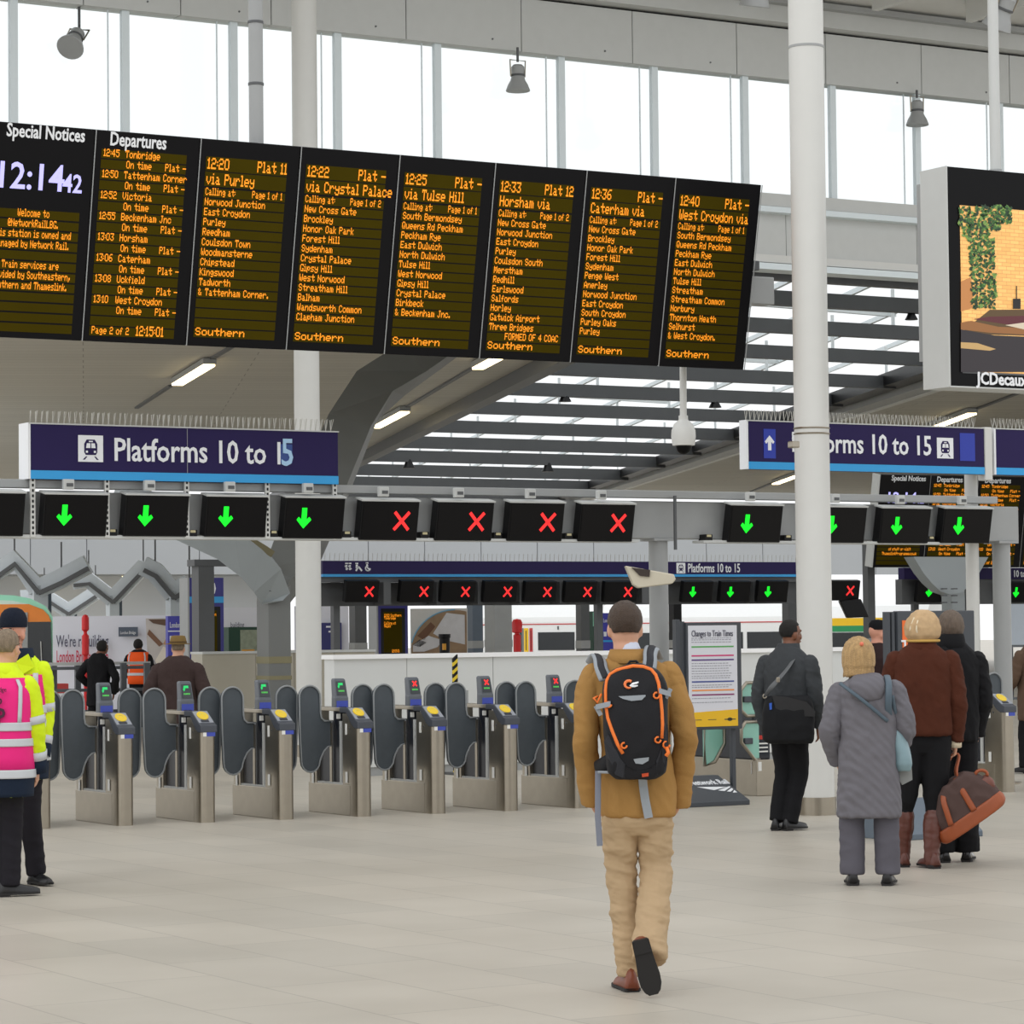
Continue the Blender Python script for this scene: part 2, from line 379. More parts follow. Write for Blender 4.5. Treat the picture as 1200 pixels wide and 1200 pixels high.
# ------------------------------------------------------------------ lights hung under the roof and canopies
LAMP = mat('warm_lamp', (255,226,170), emit=1.6); TUBE = mat('strip_tube', (255,232,180), emit=6.0)
def spot(px, py, d, s, top, tilt, label):
    """bell shaped hall lamp on a stem; px,py = middle of the bell mouth"""
    c = at(px, py, d=d) if d else at(px, py, y=36.8); t = tag(empty('pendant_lamp', c), label, 'lamp', 'bell lamps under the clerestory')
    M = Matrix.Translation(c) @ Euler(tilt).to_matrix().to_4x4()
    b = MB().lathe([(.16*s,0),(.165*s,.01*s),(.135*s,.09*s),(.10*s,.15*s),(.088*s,.2*s),(.088*s,.33*s),(.06*s,.36*s),(.0,.365*s)]); b.bm.transform(M)
    b.build('bell_shade', GREY, t, smooth='auto')
    b = MB().lathe([(.0,.03*s),(.14*s,.02*s),(.14*s,.015*s)]); b.bm.transform(M); b.build('diffuser', mat('lamp_glass',(190,195,195),.2), t, smooth='auto')
    b = MB().tube([(-.11*s,0,.2*s),(-.12*s,0,.42*s),(.12*s,0,.42*s),(.11*s,0,.2*s)],.012*s,6); b.bm.transform(M); b.build('bracket', STEEL, t)
    b = MB().lathe([(.09*s,.2*s),(.1*s,.205*s),(.1*s,.225*s),(.09*s,.23*s)]); b.bm.transform(M); b.build('clamp_ring', DKGREY, t)
    top = 11.5+(36.8-c.y)*.177 if c.y < 36.6 else top
    q = M @ V((0,0,.40*s)); MB().cyl(q, (q.x,q.y,top), .018*s, n=8).build('stem', DKGREY, t)
spot(607, 107, 0, 1.1, zt+.03, (0,0,0), 'upright bell lamp hanging above the middle of the departure board')
spot(1075, 147, 0, 1.12, zt+.03, (0,0,0), 'bell lamp hanging just left of the advertising screen')
spot(82, 56, 0, 1.15, zt+.03, (math.radians(-48),math.radians(6),math.radians(-38)), 'bell lamp tilted towards the hall above the special notices panel')
spot(884, 8, 40, 1.3, 12.4, (math.radians(14),0,0), 'bell lamp cut off by the top of the picture beside the white column')
spot(1167, 33, 41, 1.35, 12.4, (math.radians(28),math.radians(10),0), 'bell lamp behind the thin pole of the advertising screen')
def strip(pa, pb, label, w=.24):
    a, b_ = at(*pa, z=ZC-.08), at(*pb, z=ZC-.08)
    t = tag(empty('strip_light', (a+b_)/2), label, 'light', 'strip lights in the canopy soffits')
    MB().bar(a,b_,w+.03,.12).build('housing', GREY, t); u = (b_-a).normalized()
    MB().bar(a+u*.1-V((0,0,.06)),b_-u*.1-V((0,0,.06)),w,.08).build('diffuser', TUBE, t)
strip((207,447),(246,423), 'strip light in the soffit above the left platform sign')
strip((440,498),(475,479), 'strip light beside the dark branch of the tree column')
strip((559,428),(600,406), 'strip light just under the departure board beside the rooflight')
strip((1092,499),(1140,481), 'strip light above the right hand sign under the advertising screen')
strip((908,565),(938,554), 'strip light under the right hand sign beside the white column')
for (pa,pb,n_) in (((200,452),(160,478),0),((245,422),(292,394),0),((475,478),(556,430),0),((436,502),(400,523),0),((905,566),(880,576),0),((1142,480),(1200,458),0)):
    a, b_ = at(*pa, z=ZC-.02), at(*pb, z=ZC-.02)
    struct(MB().bar(a,b_,.1,.05).build('trim_soffit_groove', DKGREY), 'dark service groove running along the canopy soffit', 'trim')
for i,(px,py,d,l) in enumerate(((662,468,58.4,'small dark lamp under the third rooflight slat from the board'),(479,546,82.7,'small lit lamp under a low rooflight slat near the tree branch'),(642,550,82.7,'small lit lamp under a low rooflight slat above the crossed lane screens'),(838,475,58.4,'small dark lamp under the rooflight right of the dome camera'),(765,420,48.5,'small dark lamp hidden partly by the bottom edge of the board'),(1068,372,40.4,'small dark lamp left of the advertising screen'))):
    c = at(px,py,y=d); s = c.length/72
    t = tag(empty('slat_lamp', c), l, 'lamp', 'small lamps under the rooflight slats')
    MB().lathe([(.15*s,-.06*s),(.16*s,-.05*s),(.10*s,.06*s),(.07*s,.16*s),(0,.17*s)], c).build('shade', BLACK, t, smooth='auto')
    MB().lathe([(0,-.058*s),(.13*s,-.06*s),(.13*s,-.05*s)], c).build('bulb', LAMP if i in (1,2) else mat('unlit_bulb',(150,140,120),.3), t)
    MB().cyl(c+V((0,0,.15*s)), (c.x,c.y,max(ZC,c.z+.3)), .02*s, n=6).build('stem', DKGREY, t)
# ------------------------------------------------------------------ gantry over the gate line with lane screens
YG = 23.8
G = tag(empty('sign_gantry', (17.05,YG,0)), 'grey steel gantry spanning the whole ticket gate line', 'gantry')
gx0 = 7.2; gxe = at(1165,585,y=YG).x; gxl = at(1195,600,y=YG).x
MB().box((gx0,YG-.06,2.955),(gxe,YG+.06,3.03)).build('upper_rail', GREY, G, bevel=.008)
MB().box((gx0,YG+.02,2.56),(gxl,YG+.22,2.93)).build('lower_beam', GREY, G, bevel=.01)
MB().box((gx0,YG-.1,2.52),(at(742,630,y=YG).x,YG+.1,2.545)).build('lower_tray', LIGHT, G)
MB().box((at(818,630,y=YG).x,YG-.1,2.52),(at(1120,630,y=YG).x,YG+.1,2.545)).build('lower_tray', LIGHT, G)
for p in (771.5, 1173.5):
    a = at(p, 660, y=YG+.12); MB().cyl((a.x,a.y,0),(a.x,a.y,2.56),.095,n=28).build('post', GREY, G, smooth='auto')
    MB().cyl((a.x,a.y,0),(a.x,a.y,.02),.17,n=28).build('base_plate', STEEL, G)
    MB().box((a.x-.13,a.y-.13,2.54),(a.x+.13,a.y+.13,2.565)).build('head_plate', GREY, G)
for p in (38,125,218.5,313,392):
    a = at(p, 590, y=YG-.1); b = MB(); b.box((a.x-.022,a.y-.012,2.53),(a.x+.022,a.y+.012,3.06)); c = b.build('hanger_strut', WHITE, G)
    b = MB()
    for k in range(11): b.box((a.x-.009,a.y-.0135,2.55+.046*k),(a.x+.009,a.y-.012,2.575+.046*k))
    b.build('slots', BLACK, c)
a = at(791,600,y=YG-.1); MB().box((a.x-.012,a.y-.012,2.45),(a.x+.012,a.y+.012,2.98)).build('hanger_strut', DKGREY, G)
ARROWG = mat('green_led', (0,255,40), emit=1.0); CROSSR = mat('red_led', (255,48,48), emit=1.0)
SCRN = mat('screen_black', (12,11,13), .3, var=.2, scale=4, spec=.2)
def arrow_poly(h):
    w = h*.78; return [(0,-h/2),(-w/2,-h*.08),(-w*.36,.06*h),(-w*.17,-.07*h),(-w*.17,h/2),(w*.17,h/2),(w*.17,-.07*h),(w*.36,.06*h),(w/2,-h*.08)]
def cross_polys(h):
    w = h*.92; t = h*.115
    for s in (1,-1):
        d = V((w/2,s*h/2)); u = d.normalized(); n_ = V((-u.y,u.x))*t
        yield [tuple(q) for q in (-d-n_*.8, d-n_*.8, d+n_*.8, -d+n_*.8)]
def lane_screen(px0, px1, pyt, pyb, y, kind, label, group, cap=True):
    a, b_ = at(px0,(pyt+pyb)/2,y=y), at(px1,(pyt+pyb)/2,y=y); zt_, zb_ = at(px0,pyt,y=y).z, at(px0,pyb,y=y).z
    t = tag(empty('lane_screen', ((a.x+b_.x)/2,y,zb_)), label, 'screen', group)
    W = V((0,-.20,1)).normalized(); U = V((1,0,0)); N = U.cross(W); h = (zt_-zb_); w = b_.x-a.x; O = V((a.x,y,zb_))
    MB().prism([(0,0),(w,0),(w,h),(0,h)],O,U,W,-.11).build('housing', BLACK, t, bevel=.008)
    MB().prism([(.015,.015),(w-.015,.015),(w-.015,h-.015),(.015,h-.015)],O+N*.001,U,W,.004).build('screen', SCRN, t)
    if cap:
        MB().prism([(-.005,h-.004),(w+.005,h-.004),(w+.005,h+.012),(-.005,h+.012)],O+N*.01,U,W,-.14).build('top_cap', LIGHT, t)
        q = O+U*(w*.37)+W*(h+.05); MB().cbox(q+V((0,.02,.035)),(.1,.05,.09)).build('bracket', LIGHT, t, bevel=.008)
        MB().cbox(q+V((.005,-.006,.03)),(.06,.01,.03)).build('bracket_slot', DKGREY, t)
    if kind == 'g':
        MB().prism([(w*.32+u,h*.5+v) for u,v in arrow_poly(h*.5)],O+N*.008,U,W,.004).build('green_arrow', ARROWG, t)
    elif kind == 'r':
        b = MB()
        for pl in cross_polys(h*.45): b.prism([(w*.70+u,h*.5+v) for u,v in pl],O+N*.008,U,W,.004)
        b.build('red_cross', CROSSR, t)
    return t
words = ['second','third','fourth','fifth']
names = ['dark lane screen cut off by the picture edge on the gantry',
 'green arrow lane screen under the left end of the left platform sign','green arrow lane screen under the train symbol of the left platform sign',
 'green arrow lane screen under the middle of the left platform sign','green arrow lane screen beside the white column, under the left platform sign',
 'red cross lane screen on the gantry, next to the last left green arrow','red cross lane screen on the front gantry, second of its four','red cross lane screen on the front gantry, third of its four',
 'red cross lane screen on the front gantry beside the grey gantry post','green arrow lane screen standing alone between gantry post and white column',
 'green arrow lane screen half hidden behind the white column','green arrow lane screen in front of the far clock board','green arrow lane screen at the right end of the front gantry']
for nm,(p0,p1,t_,b_,k) in zip(names, [(-44,27,576,628,'d'),(49,124,578,628,'g'),(144,218.5,579,628.5,'g'),(239,310.5,580.5,629,'g'),(331,401,582,631,'g'),
   (420.5,488,586,633,'r'),(509,575.5,587,633.5,'r'),(594,658,588,634,'r'),(677,740.5,589.5,634.5,'r'),(852.5,913.5,591,635.5,'g'),(952,1012,593,636,'g'),(1029,1087,594.5,636.5,'g'),(1102,1159,595,636.5,'g')]):
    lane_screen(p0,p1,t_,b_,YG-.12,k,nm,'lane screens on the front gantry')
for p in (133,227,322,408,499,585,668,832,925,1093):
    a = at(p, 622, y=YG-.1)
    tg = MB().cbox((a.x,YG-.02,2.575),(.09,.12,.06)).build('junction_box', BLACK, G, bevel=.005); MB().cbox((a.x,YG-.083,2.59),(.05,.006,.022)).build('label_plate', mat('cream_tag',(200,190,150)), tg)
# ------------------------------------------------------------------ platform signs
def train_icon(O, U, W, s, parent, fg=NAVY, bgm=SIGNW):
    N = V(U).cross(V(W)).normalized(); O = V(O); q = MB().prism([(0,0),(s,0),(s,s),(0,s)],O,U,W,.004).build('train_symbol', bgm, parent)
    b = MB(); L = O+N*.0045
    b.prism([(s*x,s*y) for x,y in ((.24,.36),(.3,.26),(.7,.26),(.76,.36),(.76,.68),(.66,.84),(.34,.84),(.24,.68))],L,U,W,.002)
    b.prism([(s*x,s*y) for x,y in ((.30,.2),(.36,.2),(.26,.08),(.18,.08))],L,U,W,.002); b.prism([(s*x,s*y) for x,y in ((.64,.2),(.70,.2),(.82,.08),(.74,.08))],L,U,W,.002)
    b.build('train_outline', fg, q)
    b = MB(); L = O+N*.0068
    for pl in (((.31,.52),(.48,.52),(.48,.70),(.34,.70)),((.52,.52),(.69,.52),(.66,.70),(.52,.70)),((.3,.34),(.38,.34),(.38,.42),(.3,.42)),((.62,.34),(.70,.34),(.70,.42),(.62,.42)),((.42,.745),(.58,.745),(.58,.79),(.42,.79))):
        b.prism([(s*x,s*y) for x,y in pl],L,U,W,.002)
    b.build('train_windows', bgm, q)
UX, UZ = V((1,0,0)), V((0,0,1))
SPIKE = mat('spike_wire', (190,188,180), .4, var=.05)
def sign_board(x0, x1, z0, z1, y, label, depth=.16, endd=.22, spikes=26, group='platform signs'):
    t = tag(empty('platform_sign', ((x0+x1)/2,y,z0)), label, 'sign', group)
    MB().box((x0,y,z0),(x1,y+depth,z1)).build('sign_panel', NAVY, t)
    MB().box((x0-.002,y-.004,z0),(x1+.002,y+.01,z0+.075)).build('blue_stripe', CYAN, t)
    MB().box((x0-.02,y-.006,z1),(x1+.01,y+depth,z1+.012)).build('top_rail', LIGHT, t)
    MB().box((x0-.025,y-.004,z0),(x0-.003,y+endd,z1+.012)).build('end_panel', SIGNW, t)
    b = MB(); rnd = random.Random(int(x0*10))
    n = int((x1-x0)/.052)
    for k in range(n):
        x = x0+.02+k*.052
        for s in (-1,0,1): b.tube([(x,y+.07,z1+.01),(x+.012*s+rnd.uniform(-.008,.008)+.01,y+.07+.05*s,z1+.12)],.0028,4)
    b.build('bird_spikes', SPIKE, t)
    return t
ys = YG-.14
x0, x1 = at(36,530,y=ys).x, at(396,530,y=ys).x
S1 = sign_board(x0,x1,3.03,3.505,ys,'navy platform sign with a train symbol on the left half of the front gantry')
xm = at(219.5,530,y=ys).x; MB().box((xm-.002,ys-.003,3.1),(xm+.002,ys,3.5)).build('panel_joint', GREY, S1)
train_icon((at(91.5,541,y=ys).x,ys-.001,at(91.5,541,y=ys).z), UX, UZ, .232, S1)
xa = at(132.5,539.5,y=ys); text('Platforms 10 to 1', .285, (xa.x,ys-.002,xa.z), UX, UZ, SIGNW, 'sign_lettering', S1, bold=.004, fit=at(327,545,y=ys).x-xa.x)
xa = at(328.5,545,y=ys); text('5', .345, (xa.x,ys-.006,xa.z), UX, UZ, mat('pasted_numeral',(170,208,240),.35), 'pasted_numeral', S1, bold=.004, fit=.115)
MB().box((xa.x-.005,ys-.003,xa.z+.02),(xa.x+.12,ys-.0005,xa.z+.19)).build('numeral_patch', mat('patch_blue',(36,70,140),.4), S1)
y2 = YG-.05
x0, x1 = at(877,520,y=y2).x, at(1153,520,y=y2).x
S2 = sign_board(x0,x1,3.262,3.742,y2,'navy platform sign with a white up arrow crossed by the white column', endd=.12, depth=.1)
a0 = at(895,537,y=y2); a1 = at(908.5,503,y=y2); MB().box((a0.x,y2-.004,a0.z),(a1.x,y2,a1.z)).build('blue_patch', SIGNBLUE, S2)
c = at(901.5,519,y=y2); h = .15; MB().prism([(u,-v) for u,v in arrow_poly(h)],(c.x,y2-.004,c.z),UX,UZ,.003).build('white_arrow', SIGNW, S2)
xa = at(927,529,y=y2); text('Platforms 10 to 15', .285, (xa.x,y2-.003,xa.z), UX, UZ, SIGNW, 'sign_lettering', S2, bold=.004, fit=at(1090,535,y=y2).x-xa.x)
qa = at(1098,537,y=y2); train_icon((qa.x,y2-.001,qa.z), UX, UZ, .215, S2)
a0 = at(1125,540,y=y2); a1 = at(1142,508,y=y2); MB().box((a0.x,y2-.004,a0.z),(a1.x,y2,a1.z)).build('blue_patch', SIGNBLUE, S2)
x0 = at(1167,520,y=y2).x
S3 = sign_board(x0,x0+3.4,3.262,3.742,y2,'navy sign cut off by the picture edge right of the white sign post')
t = tag(empty('sign_post', (at(1158,520,y=y2).x,y2+.05,0)), 'white sign post standing beside the right end of the gantry', 'post')
a = t.location; MB().box((a.x-.05,y2-.01,3.2),(a.x+.05,y2+.12,3.76)).build('sign_clamp', WHITE, t, bevel=.01)
MB().cyl((a.x-.01,y2+.28,0),(a.x-.01,y2+.28,3.74),.07,n=28).build('shaft', WHITE, t, smooth='auto')
MB().box((a.x-.05,y2+.11,3.3),(a.x+.03,y2+.3,3.6)).build('bracket', WHITE, t)
# ------------------------------------------------------------------ hanging departure board
LEDO = mat('orange_led', (255,150,22), emit=1.0); LEDP = mat('lilac_led', (186,182,255), emit=1.0)
OLIVE = mat('led_matrix_olive', (68,58,4), .7, var=.12, scale=3, spec=.05); PANEL = mat('board_black', (10,9,12), .45, var=.1, spec=.15)
def departure_board(xe, ytop, ztop, zbot, lean, panels, label, group=None, small=False, depth=.22):
    """xe: panel edges along x at the top; lean: how far the foot of the board stands back"""
    t = tag(empty('departure_board', ((xe[0]+xe[-1])/2, ytop, zbot)), label, 'departure board', group)
    W = V((0,-lean,ztop-zbot)); H = W.length; W.normalize(); U = UX; N = U.cross(W)
    for i, pn in enumerate(panels):
        x0, x1 = xe[i], xe[i+1]; w = x1-x0; O = V((x0, ytop+lean, zbot))
        hs = MB().prism([(.008,0),(w-.008,0),(w-.008,H),(.008,H)],O,U,W,-depth).build('display_panel', PANEL, t, bevel=.006)
        P = lambda u,v: O+U*(u*w)+W*((1-v)*H)+N*.003
        MB().prism([(w-.006,0),(w+.002,0),(w+.002,H),(w-.006,H)],O+N*.004,U,W,.004).build('divider', GREY, hs)
        led = MB(); row = MB(); kind = pn[0]
        cw, ch = .0068*w/.95, .0088
        def band(v0, v1, u0=.06, u1=.87): row.quad(P(u0,v1),P(u1,v1),P(u1,v0),P(u0,v0))
        Q = lambda u,v: P(u,v)+N*.003
        if kind == 'n':
            text('Special Notices', .15, P(.22,.062), U, W, SIGNW, 'panel_title', hs, bold=.003, fit=w*.68)
            text('12:14', .30, P(.135,.30), U, W, LEDP, 'clock', hs, bold=.004, fit=w*.56); text('42', .21, P(.735,.302), U, W, LEDP, 'clock_seconds', hs, bold=.003, fit=w*.17)
            for k in range(12): band(.392+.0485*k+.004, .392+.0485*(k+1)-.004, .05, .90)
            for k, s in enumerate(pn[1]):
                if s: dots(led, s, Q(.5,.392+.0485*(k+1)-.012), U, W, cw*.70, ch, 'C')
        elif kind == 'd':
            text('Departures', .155, P(.13,.066), U, W, SIGNW, 'panel_title', hs, bold=.003, fit=w*.53)
            for k in range(18): band(.083+.0495*k+.003, .083+.0495*(k+1)-.003)
            for k, (tm, ds) in enumerate(pn[1]):
                v = .083+.0495*(2*k+1)-.012
                dots(led, tm, Q(.08,v), U, W, cw*.9, ch, 'L'); dots(led, ds, Q(.285,v), U, W, cw*.9, ch, 'L')
                dots(led, 'On time', Q(.30,v+.0495), U, W, cw*.9, ch); dots(led, 'Plat -', Q(.67,v+.0495), U, W, cw*.9, ch)
            dots(led, pn[2], Q(.08,.083+.0495*18-.012), U, W, cw*.85, ch); dots(led, '12:15:01', Q(.5,.083+.0495*18-.010), U, W, cw*1.12, ch*1.35)
        else:
            tm, pl, via, pg, stops = pn[1:]
            band(.083,.150); band(.155,.225)
            for k in range(15): band(.232+.0485*k+.003, .232+.0485*(k+1)-.003)
            dots(led, tm, Q(.075,.142), U, W, cw*1.3, ch*1.5); dots(led, 'Plat '+pl, Q(.875,.142), U, W, cw*1.25, ch*1.5, 'R')
            dots(led, via, Q(.075,.216), U, W, cw*1.25, ch*1.5)
            dots(led, 'Calling at:', Q(.075,.268), U, W, cw*.78, ch); dots(led, pg, Q(.845,.268), U, W, cw*.78, ch, 'R')
            for k, s in enumerate(stops): dots(led, s, Q(.075 if not s.startswith(' ') else .2,.268+.0485*(k+1)), U, W, cw*.92, ch)
            dots(led, 'Southern', Q(.075,.268+.0485*14), U, W, cw*1.45, ch*1.05)
        row.build('matrix_rows', OLIVE, hs); led.build('led_text', LEDO, hs)
    x0, x1 = xe[0], xe[-1]
    O = V((x0-.03, ytop+lean, zbot))
    MB().prism([(0,0),(.03,0),(.03,H),(0,H)],O,U,W,-depth).build('end_cheek', LIGHT if small else BLACK, t)
    return t, H
B = ['12:14']
notices = ['Welcome to','@NetworkRailLBG.','This station is owned and','managed by Network Rail.','','Train services are','provided by Southeastern,','Southern and Thameslink.']
deps = [('12:45','Tonbridge'),('12:50','Tattenham Corner'),('12:52','Victoria'),('12:55','Beckenham Jnc'),('13:03','Horsham'),('13:06','Caterham'),('13:08','Uckfield'),('13:10','West Croydon')]
sb = ['South Bermondsey','Queens Rd Peckham','Peckham Rye','East Dulwich','North Dulwich','Tulse Hill']
panels = [('n',notices),('d',deps,'Page 2 of 2'),
 ('t','12:20','11','via Purley','Page 1 of 1',['Norwood Junction','East Croydon','Purley','Reedham','Coulsdon Town','Woodmansterne','Chipstead','Kingswood','Tadworth','& Tattenham Corner.']),
 ('t','12:22','-','via Crystal Palace','Page 1 of 2',['New Cross Gate','Brockley','Honor Oak Park','Forest Hill','Sydenham','Crystal Palace','Gipsy Hill','West Norwood','Streatham Hill','Balham','Wandsworth Common','Clapham Junction']),
 ('t','12:25','-','via Tulse Hill','Page 1 of 1',sb+['West Norwood','Gipsy Hill','Crystal Palace','Birkbeck','& Beckenham Jnc.']),
 ('t','12:33','12','Horsham via','Page 1 of 2',['New Cross Gate','Norwood Junction','East Croydon','Purley','Coulsdon South','Merstham','Redhill','Earlswood','Salfords','Horley','Gatwick Airport','Three Bridges','  FORMED OF 4 COAC']),
 ('t','12:36','-','Caterham via','Page 1 of 2',['New Cross Gate','Brockley','Honor Oak Park','Forest Hill','Sydenham','Penge West','Anerley','Norwood Junction','East Croydon','South Croydon','Purley Oaks','Purley']),
 ('t','12:40','-','West Croydon via','Page 1 of 1',sb+['Streatham','Streatham Common','Norbury','Thornton Heath','Selhurst','& West Croydon.'])]
YB = 22.0
xe = [at(-22,150,y=YB).x]+[at(px,py,y=YB).x for px,py in ((113,156),(236,166),(353.5,176),(469,183),(581,190),(688,197.5),(792,206),(893,214))]
BD, BH = departure_board(xe, YB, 5.80, 4.10, .33, panels, 'long black departure board with orange text hanging over the ticket gates')
hp = at(297,100,y=YB+.3)
for xx, zz in ((hp.x,12.5),):
    MB().cyl((xx,YB+.25,5.75),(xx,YB+.25,zz),.062,n=20).build('hanger_pipe', GREY, BD, smooth='auto')
    for z in (6.35,6.88,7.43): MB().lathe([(.062,z-.012),(.068,z-.01),(.068,z+.01),(.062,z+.012)],(xx,YB+.25,0),20).build('hanger_joint', DKGREY, BD)
e = at(885,300,y=YB+.4)
MB().box((15.66,YB+.25,4.72),(15.95,YB+.45,4.98)).build('end_box', GREY, BD, bevel=.01); MB().box((15.62,YB+.2,5.03),(15.75,YB+.42,5.12)).build('end_box', DKGREY, BD, bevel=.01)
MB().box((15.6,YB+.22,4.68),(15.66,YB+.42,5.1)).build('end_bracket', GREY, BD)
# ------------------------------------------------------------------ advertising screen
def ad_material():
    m = bpy.data.materials.new('advert_picture'); m.use_nodes = True
    nt = m.node_tree; n = nt.nodes; l = nt.links; b = n['Principled BSDF']
    tc = n.new('ShaderNodeTexCoord'); br = n.new('ShaderNodeTexBrick'); mp = n.new('ShaderNodeMapping')
    mp.inputs['Rotation'].default_value = (math.pi/2,0,0)
    l.new(tc.outputs['Object'], mp.inputs['Vector']); l.new(mp.outputs['Vector'], br.inputs['Vector'])
    br.inputs['Scale'].default_value = 1; br.inputs['Brick Width'].default_value = .10; br.inputs['Row Height'].default_value = .034; br.inputs['Mortar Size'].default_value = .003
    br.inputs['Color1'].default_value = (*lin((226,178,104)),1); br.inputs['Color2'].default_value = (*lin((212,160,90)),1); br.inputs['Mortar'].default_value = (*lin((190,140,80)),1)
    l.new(br.outputs['Color'], b.inputs['Emission Color']); l.new(br.outputs['Color'], b.inputs['Base Color']); b.inputs['Emission Strength'].default_value = .62
    b.inputs['Roughness'].default_value = .3
    return m
YA = 20.0
xa0 = at(1110,195,y=YA).x; za1, za0 = 5.73, 3.79; xa1 = xa0+3.0
A = tag(empty('advertising_screen', (xa0+1.5,YA,za0)), 'large black framed advertising screen hanging at the upper right on a thin pole', 'screen')
MB().box((xa0,YA,za0),(xa1,YA+.10,za1)).build('frame', BLACKG, A)
MB().box((xa0-.004,YA-.003,za0-.012),(xa1,YA+.34,za0)).build('bottom_edge', LIGHT, A)
MB().box((xa0-.012,YA,za0-.01),(xa0,YA+.37,za1+.005)).build('side_panel', LIGHT, A); 
MB().box((xa0-.004,YA+.1,za0+.02),(xa1,YA+.34,za1)).build('housing', LIGHT, A)
MB().box((xa0+.02,YA+.34,za0+.25),(xa1,YA+.46,za1-.1)).build('rear_housing', GREY, A)
ax0 = at(1125.5,300,y=YA).x
w_ = xa1-.12-ax0; az1 = at(1125,240.5,y=YA).z; az0 = at(1125,435,y=YA).z
AD = MB().box((ax0,YA-.004,az0),(xa1-.12,YA,az1)).build('picture', ad_material(), A)
MB().box((ax0,YA-.006,az0-.016),(xa1-.12,YA,az0)).build('frame_line', DKGREY, A)
def em(name, c, s=.62): return mat(name, c, .4, emit=s)
def adpt(px,py,k=0): return at(px,py,y=YA-.006-.001*k)
def adpoly(pts, m, k, nm): 
    q = [adpt(px,py,k) for px,py in pts]; c = q[0]
    MB().prism([((p-c).x,(p-c).z) for p in q], c, UX, UZ, .001).build(nm, m, AD)
adpoly([(1126,390),(1160,363),(1396,362),(1396,398),(1150,392)], em('ad_table_olive',(92,70,40)), 0, 'pictured_table')
adpoly([(1140,374),(1160,371),(1396,366),(1396,384),(1185,381)], em('ad_table_maroon',(92,36,44)), 1, 'pictured_table_end')
adpoly([(1126,378),(1138,376),(1170,383),(1396,392),(1396,402),(1160,390),(1126,386)], em('ad_table_brown',(150,100,54)), 2, 'pictured_table_edge')
adpoly([(1126,386),(1165,393),(1396,403),(1396,436),(1126,436)], em('ad_dark',(46,40,44)), 3, 'pictured_shadow')
adpoly([(1126,401),(1145,402),(1167,409),(1160,411),(1126,408)], em('ad_gleam',(196,160,104)), 4, 'pictured_gleam')
adpoly([(1178,381),(1200,378),(1225,379),(1225,387),(1200,386)], em('ad_plate',(214,200,176)), 5, 'pictured_plate')
adpoly([(1126,330),(1137,325),(1142,345),(1137,352),(1140,361),(1126,365)], em('ad_tan',(196,132,74)), 0, 'pictured_pillar')
adpoly([(1187,350),(1196,350),(1196,362),(1187,362)], em('ad_black',(30,26,24)), 6, 'pictured_lamp')
adpoly([(1190.6,335),(1191.8,335),(1191.8,350),(1190.6,350)], em('ad_black',(30,26,24)), 6, 'pictured_lamp_stem')
b = [MB() for _ in range(3)]; rnd = random.Random(3); lc = [(58,100,44),(30,56,30),(118,152,74)]
for k in range(900):
    v = rnd.random()
    if k < 640: y_ = 243+118*v; x_ = 1127+rnd.random()*30+(6 if v > .3 else 0)+(6*v) - (0 if v>.2 else 4); 
    else: y_ = 241+28*v; x_ = 1150+rnd.random()*36-(v*14 if False else 0)
    if x_ > 1173 and y_ > 262: continue
    s = rnd.uniform(1.2,2.6); i = rnd.choice((0,0,1,1,2)); a = rnd.random()*3.1
    q = [adpt(x_+s*math.cos(a+j*1.57)*(1.4 if j%2 else .8), y_+s*math.sin(a+j*1.57)*(1.4 if j%2 else .8), 3+(k%9)*.3) for j in range(4)]
    b[i].quad(*q)
for i in range(3): b[i].build('pictured_leaves', em('ad_leaf_'+'abc'[i], lc[i]), AD)
xt = at(1145,452,y=YA-.004); text('JCDecaux', .152, (xt.x,YA-.008,xt.z+.016), UX, UZ, SIGNW, 'maker_lettering', A, bold=.004, sx=.92)
pp = at(1165,100,y=YA+.2); MB().cyl((pp.x,YA+.2,za1),(pp.x,YA+.2,12.4),.048,n=20).build('hanger_pole', LIGHT, A, smooth='auto'); MB().cyl((pp.x,YA+.2,za1),(pp.x,YA+.2,za1+.05),.058,n=20).build('pole_collar', GREY, A, smooth='auto')
# ------------------------------------------------------------------ dome camera
c = at(801,512,y=YB+.66)
T = tag(empty('security_camera', c), 'white dome security camera on a pole hanging below the departure board', 'camera')
MB().lathe([(.0,-.085),(.075,-.085),(.105,-.08),(.112,-.03),(.116,.0),(.113,.06),(.09,.12),(.05,.155),(.04,.17),(.0,.17)],c).build('housing', WHITE, T, smooth='auto')
MB().lathe([(0,-.165),(.03,-.16),(.06,-.138),(.075,-.1),(.078,-.085),(0,-.085)],c).build('dome', BLACKG, T, smooth='auto')
MB().cyl(c+V((0,0,.16)),V((c.x+.02,c.y,5.6)),.033,n=16).build('pole', WHITE, T, smooth='auto'); MB().box((c.x-.03,YB+.2,5.2),(c.x+.05,c.y,5.3)).build('bracket', GREY, T); MB().cyl(c+V((0,0,.15)),c+V((0,0,.2)),.045,n=16).build('collar', WHITE, T, smooth='auto')
